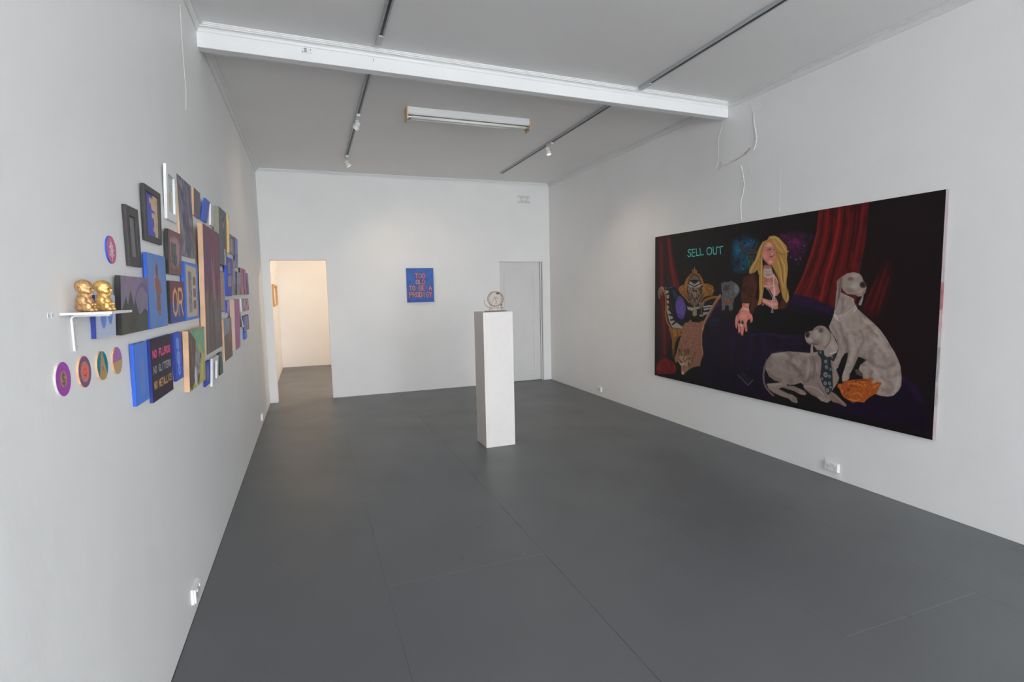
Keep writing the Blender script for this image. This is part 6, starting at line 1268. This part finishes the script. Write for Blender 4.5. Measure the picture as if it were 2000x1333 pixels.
bm = bmesh.new(); r = bmesh.ops.create_uvsphere(bm, u_segments=14, v_segments=10, radius=.0078)['verts']; bmesh.ops.translate(bm, verts=r, vec=(fx(788), 0, fz(628))); tube(bm, [(fx(788), 0, fz(628)), (fx(800), 0, fz(745))], .0014, 6)
mesh('ball_knob', bm, mat('dark_ball', (.06, .045, .04), .4), ws, True)
bm = bmesh.new(); tube(bm, [(fx(790), 0, fz(360)), (fx(830), 0, fz(345))], .003, 6); mesh('crank_pin', bm, M_BRASS, ws, True)

# ------------------------------------------------------------------ power outlets
M_PLATE = mat('white_plastic', (.84, .84, .83), .3)
def outlet(loc, rz, wd, ht, n, label, dep=.018):
    o = thing('power_outlet', loc, label, 'power outlet', None, (0, 0, rz))       # local +x points into the room
    bm = bmesh.new(); B(bm, 0, dep*.6, -wd/2, wd/2, -ht/2, ht/2, .004); B(bm, dep*.5, dep, -wd/2+.004, wd/2-.004, -ht/2+.004, ht/2-.004, .003); mesh('plate', bm, M_PLATE, o)
    for i in range(n):
        y = (i-(n-1)/2)*wd*.48
        box('switch', dep-.001, dep+.004, y-.008, y+.008, .012, .026, M_PLATE, o, .001)
        bm = bmesh.new()
        for (a, b, t) in ((y-.008, .002, .45), (y+.008, .002, -.45), (y, -.014, 0)):
            r = B(bm, dep-.002, dep+.0006, a-.0013, a+.0013, b-.0045, b+.0045); bmesh.ops.rotate(bm, verts=r, cent=(dep, a, b), matrix=Matrix.Rotation(t, 3, 'X'))
        mesh('socket_holes', bm, M_BLACK, o)
    return o
outlet((W, -.632, .090), math.pi, .118, .070, 2, 'double power outlet low on the right wall, below the big painting')
outlet((W, 2.925, .106), math.pi, .115, .072, 2, 'small double power outlet low on the right wall near the back corner', .024)
outlet((0, -.742, .112), 0, .118, .074, 2, 'double power outlet low on the left wall, nearest the camera', .022)
outlet((0, 3.10, .122), 0, .10, .074, 1, 'small power outlet low on the left wall near the open doorway', .022)
jb = thing('junction_plate', (.662, .55, 3.171), 'tiny white cover plate with red marks on the front of the ceiling beam', 'cover plate')
box('plate', -.034, .034, -.006, 0, -.014, .014, M_PLATE, jb, .002)
bm = bmesh.new()
for i in range(3):
    for j in range(3): B(bm, -.017+i*.006, -.0125+i*.006, -.0072, -.0055, -.010+j*.0092, -.0035+j*.0092)
mesh('red_marks', bm, mat('dull_red', (.14, .05, .05), .6), jb)
for x, z in ((-.026, -.010), (.025, .008)):
    bm = bmesh.new(); cyl(bm, (x, -.0085, z), (x, -.004, z), .003, 12); mesh('screw', bm, M_BLACK, jb)
bm = bmesh.new(); tube(bm, [(0, 0, .012), (0, -.010, .008), (0, -.012, -.002), (0, -.004, -.008)], .0018, 6); hk = tag(mesh('hook', bm, M_STEEL), 'tiny metal hook on the front of the ceiling beam', 'hook'); hk.location = (1.109, .55, 3.165)

# ------------------------------------------------------------------ track lighting
M_TRK = mat('grey_aluminium_track', (.52, .55, .56), .35, metal=.2); M_SLOT = mat('black_track_slot', (.006, .008, .010), .4); M_LAMPW = mat('white_lamp_metal', (.82, .81, .80), .35)
def track(x, y0, y1, z0, label, conn):
    zc = z0-.0005; yc = (y0+y1)/2; L = (y1-y0)/2
    o = thing('track_rail', (x, yc, zc), label, 'track rail'); bm = bmesh.new()
    for s in (-1, 1): B(bm, s*.017-.0022, s*.017+.0022, -L, L, -.019, 0); B(bm, min(s*.017, s*.009), max(s*.017, s*.009), -L, L, -.019, -.0165)
    B(bm, -.018, .018, -L, L, -.003, 0); mesh('rail', bm, M_TRK, o)
    box('slot', -.0145, .0145, -L, L, -.0150, -.0032, M_SLOT, o)
    if conn:
        s = 1 if conn == 'far' else -1; ye = L*s
        a, b = sorted((ye, ye-s*.14)); box('end_feed', -.0205, .0205, a, b+.002, -.0235, -.0005, mat('grey_end_feed', (.58, .57, .60), .4), o, .002)
    return o
track(1.128, -3.9, .405, zx(1.128)-.0005, 'grey lighting track on the front ceiling, the left one', 'far')
track(3.310, -3.9, .475, zx(3.31)-.0018, 'grey lighting track on the front ceiling, the right one', 'far')
track(1.110, .64, 3.55, H, 'grey lighting track on the rear ceiling with two spotlights', None)
track(3.285, .64, 3.93, H, 'grey lighting track on the rear ceiling with one spotlight', None)
M_LENS = mat('lit_lens', (.8, .8, .78), .2, emit=(1, .93, .84, 1.5))
def spot(loc, az, tilt, power, label):
    o = thing('track_spotlight', loc, label, 'spotlight', 'white spotlights on the rear tracks')
    box('track_adapter', -.016, .016, -.085, .055, -.024, 0, M_LAMPW, o, .002)
    d = Vector((math.cos(az)*math.sin(tilt), math.sin(az)*math.sin(tilt), -math.cos(tilt))); c = Vector((0, .035, -.062)); s = d.cross(Vector((0, 0, 1))).normalized()
    bm = bmesh.new(); tube(bm, [(0, .035, -.022), (0, .035, -.034)], .009, 12)
    for q in (-1, 1): tube(bm, [Vector((0, .035, -.034)), Vector((0, .035, -.036))+s*q*.030, c+s*q*.033, c+s*q*.033+d*.012], .0035, 8)
    mesh('yoke', bm, M_LAMPW, o, True)
    bm = bmesh.new(); cyl(bm, c-d*.022, c+d*.012, .019, 20, .030); cyl(bm, c+d*.0135, c+d*.050, .032, 24); mesh('lamp_head', bm, M_LAMPW, o)
    bm = bmesh.new(); cyl(bm, c+d*.012, c+d*.014, .0325, 24); cyl(bm, c+d*.046, c+d*.0505, .0285, 24); mesh('dark_rings', bm, M_SLOT, o)
    bm = bmesh.new(); cyl(bm, c+d*.049, c+d*.0515, .026, 20); mesh('lens', bm, M_LENS, o)
    l = bpy.data.lights.new('added_spot_fill', 'SPOT'); l.energy = power*SPOTW; l.color = (1, .80, .58); l.spot_size = math.radians(125); l.spot_blend = 1; l.shadow_soft_size = .06  # fill light added in the fixture to lift the rear of the room
    lo = bpy.data.objects.new('added_spot_fill', l); lo.parent = o; lo.location = c+d*.06; lo.rotation_euler = d.to_track_quat('-Z', 'Y').to_euler(); COL.objects.link(lo)
    return o
spot((1.110, 1.90, 3.1805), math.radians(142), math.radians(36), 13, 'white track spotlight on the left rear track, nearer the beam')
spot((1.110, 3.50, 3.1805), math.radians(8), math.radians(32), 34, 'white track spotlight at the far end of the left rear track')
spot((3.285, 2.28, 3.1805), math.radians(-60), math.radians(14), 30, 'white track spotlight on the right rear track')

# fluorescent batten
fl = thing('fluorescent_light', (2.130, 1.60, H), 'unlit white fluorescent batten light with yellowed end caps, between the rear tracks', 'ceiling light', None, (0, 0, .012))
M_CAP = mat('yellowed_plastic', (.74, .52, .34), .5, var=.06); Lf = .605
bm = bmesh.new(); prism(bm, [(-.055, 0), (.055, 0), (.055, -.02), (.030, -.062), (-.046, -.062), (-.055, -.05)], 'x', -Lf, Lf); mesh('batten_body', bm, M_TRIM, fl)
for s in (-1, 1):
    bm = bmesh.new(); prism(bm, [(-.060, 0), (.058, 0), (.062, -.110), (.052, -.118), (.030, -.112), (-.055, -.108), (-.062, -.09)], 'x', s*Lf-(.0 if s > 0 else .012), s*Lf+(.012 if s > 0 else 0)); mesh('end_cap', bm, M_CAP, fl)
M_TUBE = mat('glass_tube', (.86, .86, .82), .15)
for y in (-.030, .020):
    bm = bmesh.new(); cyl(bm, (-Lf+.03, y, -.083), (Lf-.03, y, -.083), .013, 20); tb = mesh('tube', bm, M_TUBE, fl, True)
    for s in (-1, 1):
        bm = bmesh.new(); cyl(bm, (s*(Lf-.001), y, -.083), (s*(Lf-.032), y, -.083), .0135, 16); mesh('tube_socket', bm, M_STEEL, tb)
box('reflector', -Lf, Lf, -.040, .040, -.0655, -.0615, mat('dull_grey_reflector', (.5, .48, .47), .35), fl)
for x in (-.52, .45, .48): box('clip', x, x+.008, -.018, -.008, -.075, -.066, M_STEEL, fl)

# ------------------------------------------------------------------ beyond the doorway
hf = thing('framed_picture', (0, 5.95, 1.325), 'pale wooden framed picture on the wall beyond the open doorway', 'picture frame')
bm = bmesh.new(); w2, h = .50, .345; fw = .06
B(bm, 0, .085, -w2, w2, 0, .03, .002); B(bm, 0, .085, -w2, w2, h-.03, h, .002); B(bm, 0, .085, -w2, -w2+fw, .029, h-.029, .002); B(bm, 0, .085, w2-fw, w2, .029, h-.029, .002)
mesh('frame', bm, mat('honey_wood', (.62, .36, .15), .5, var=.1), hf); box('picture', .04, .05, -w2+fw-.001, w2-fw+.001, .029, h-.029, M_PAPER, hf)
lp = thing('pendant_lamp', (2.35, 6.15, 3.2), 'warm globe lamp hanging in the room beyond the doorway', 'lamp')
bm = bmesh.new(); tube(bm, [(0, 0, 0), (0, 0, -.42)], .004, 8); cyl(bm, (0, 0, -.02), (0, 0, 0), .05, 20); mesh('cord', bm, M_LAMPW, lp)
bm = bmesh.new(); r = bmesh.ops.create_uvsphere(bm, u_segments=24, v_segments=16, radius=.09)['verts']; bmesh.ops.translate(bm, verts=r, vec=(0, 0, -.5)); mesh('globe', bm, mat('lit_globe', (.9, .8, .7), .4, emit=(1, .70, .42, 6)), lp, True)
l = bpy.data.lights.new('hall_lamp', 'POINT'); l.energy = HALLW; l.color = (1, .80, .62); l.shadow_soft_size = .1
lo = bpy.data.objects.new('hall_lamp', l); lo.location = (2.35, 6.15, 2.52); COL.objects.link(lo)
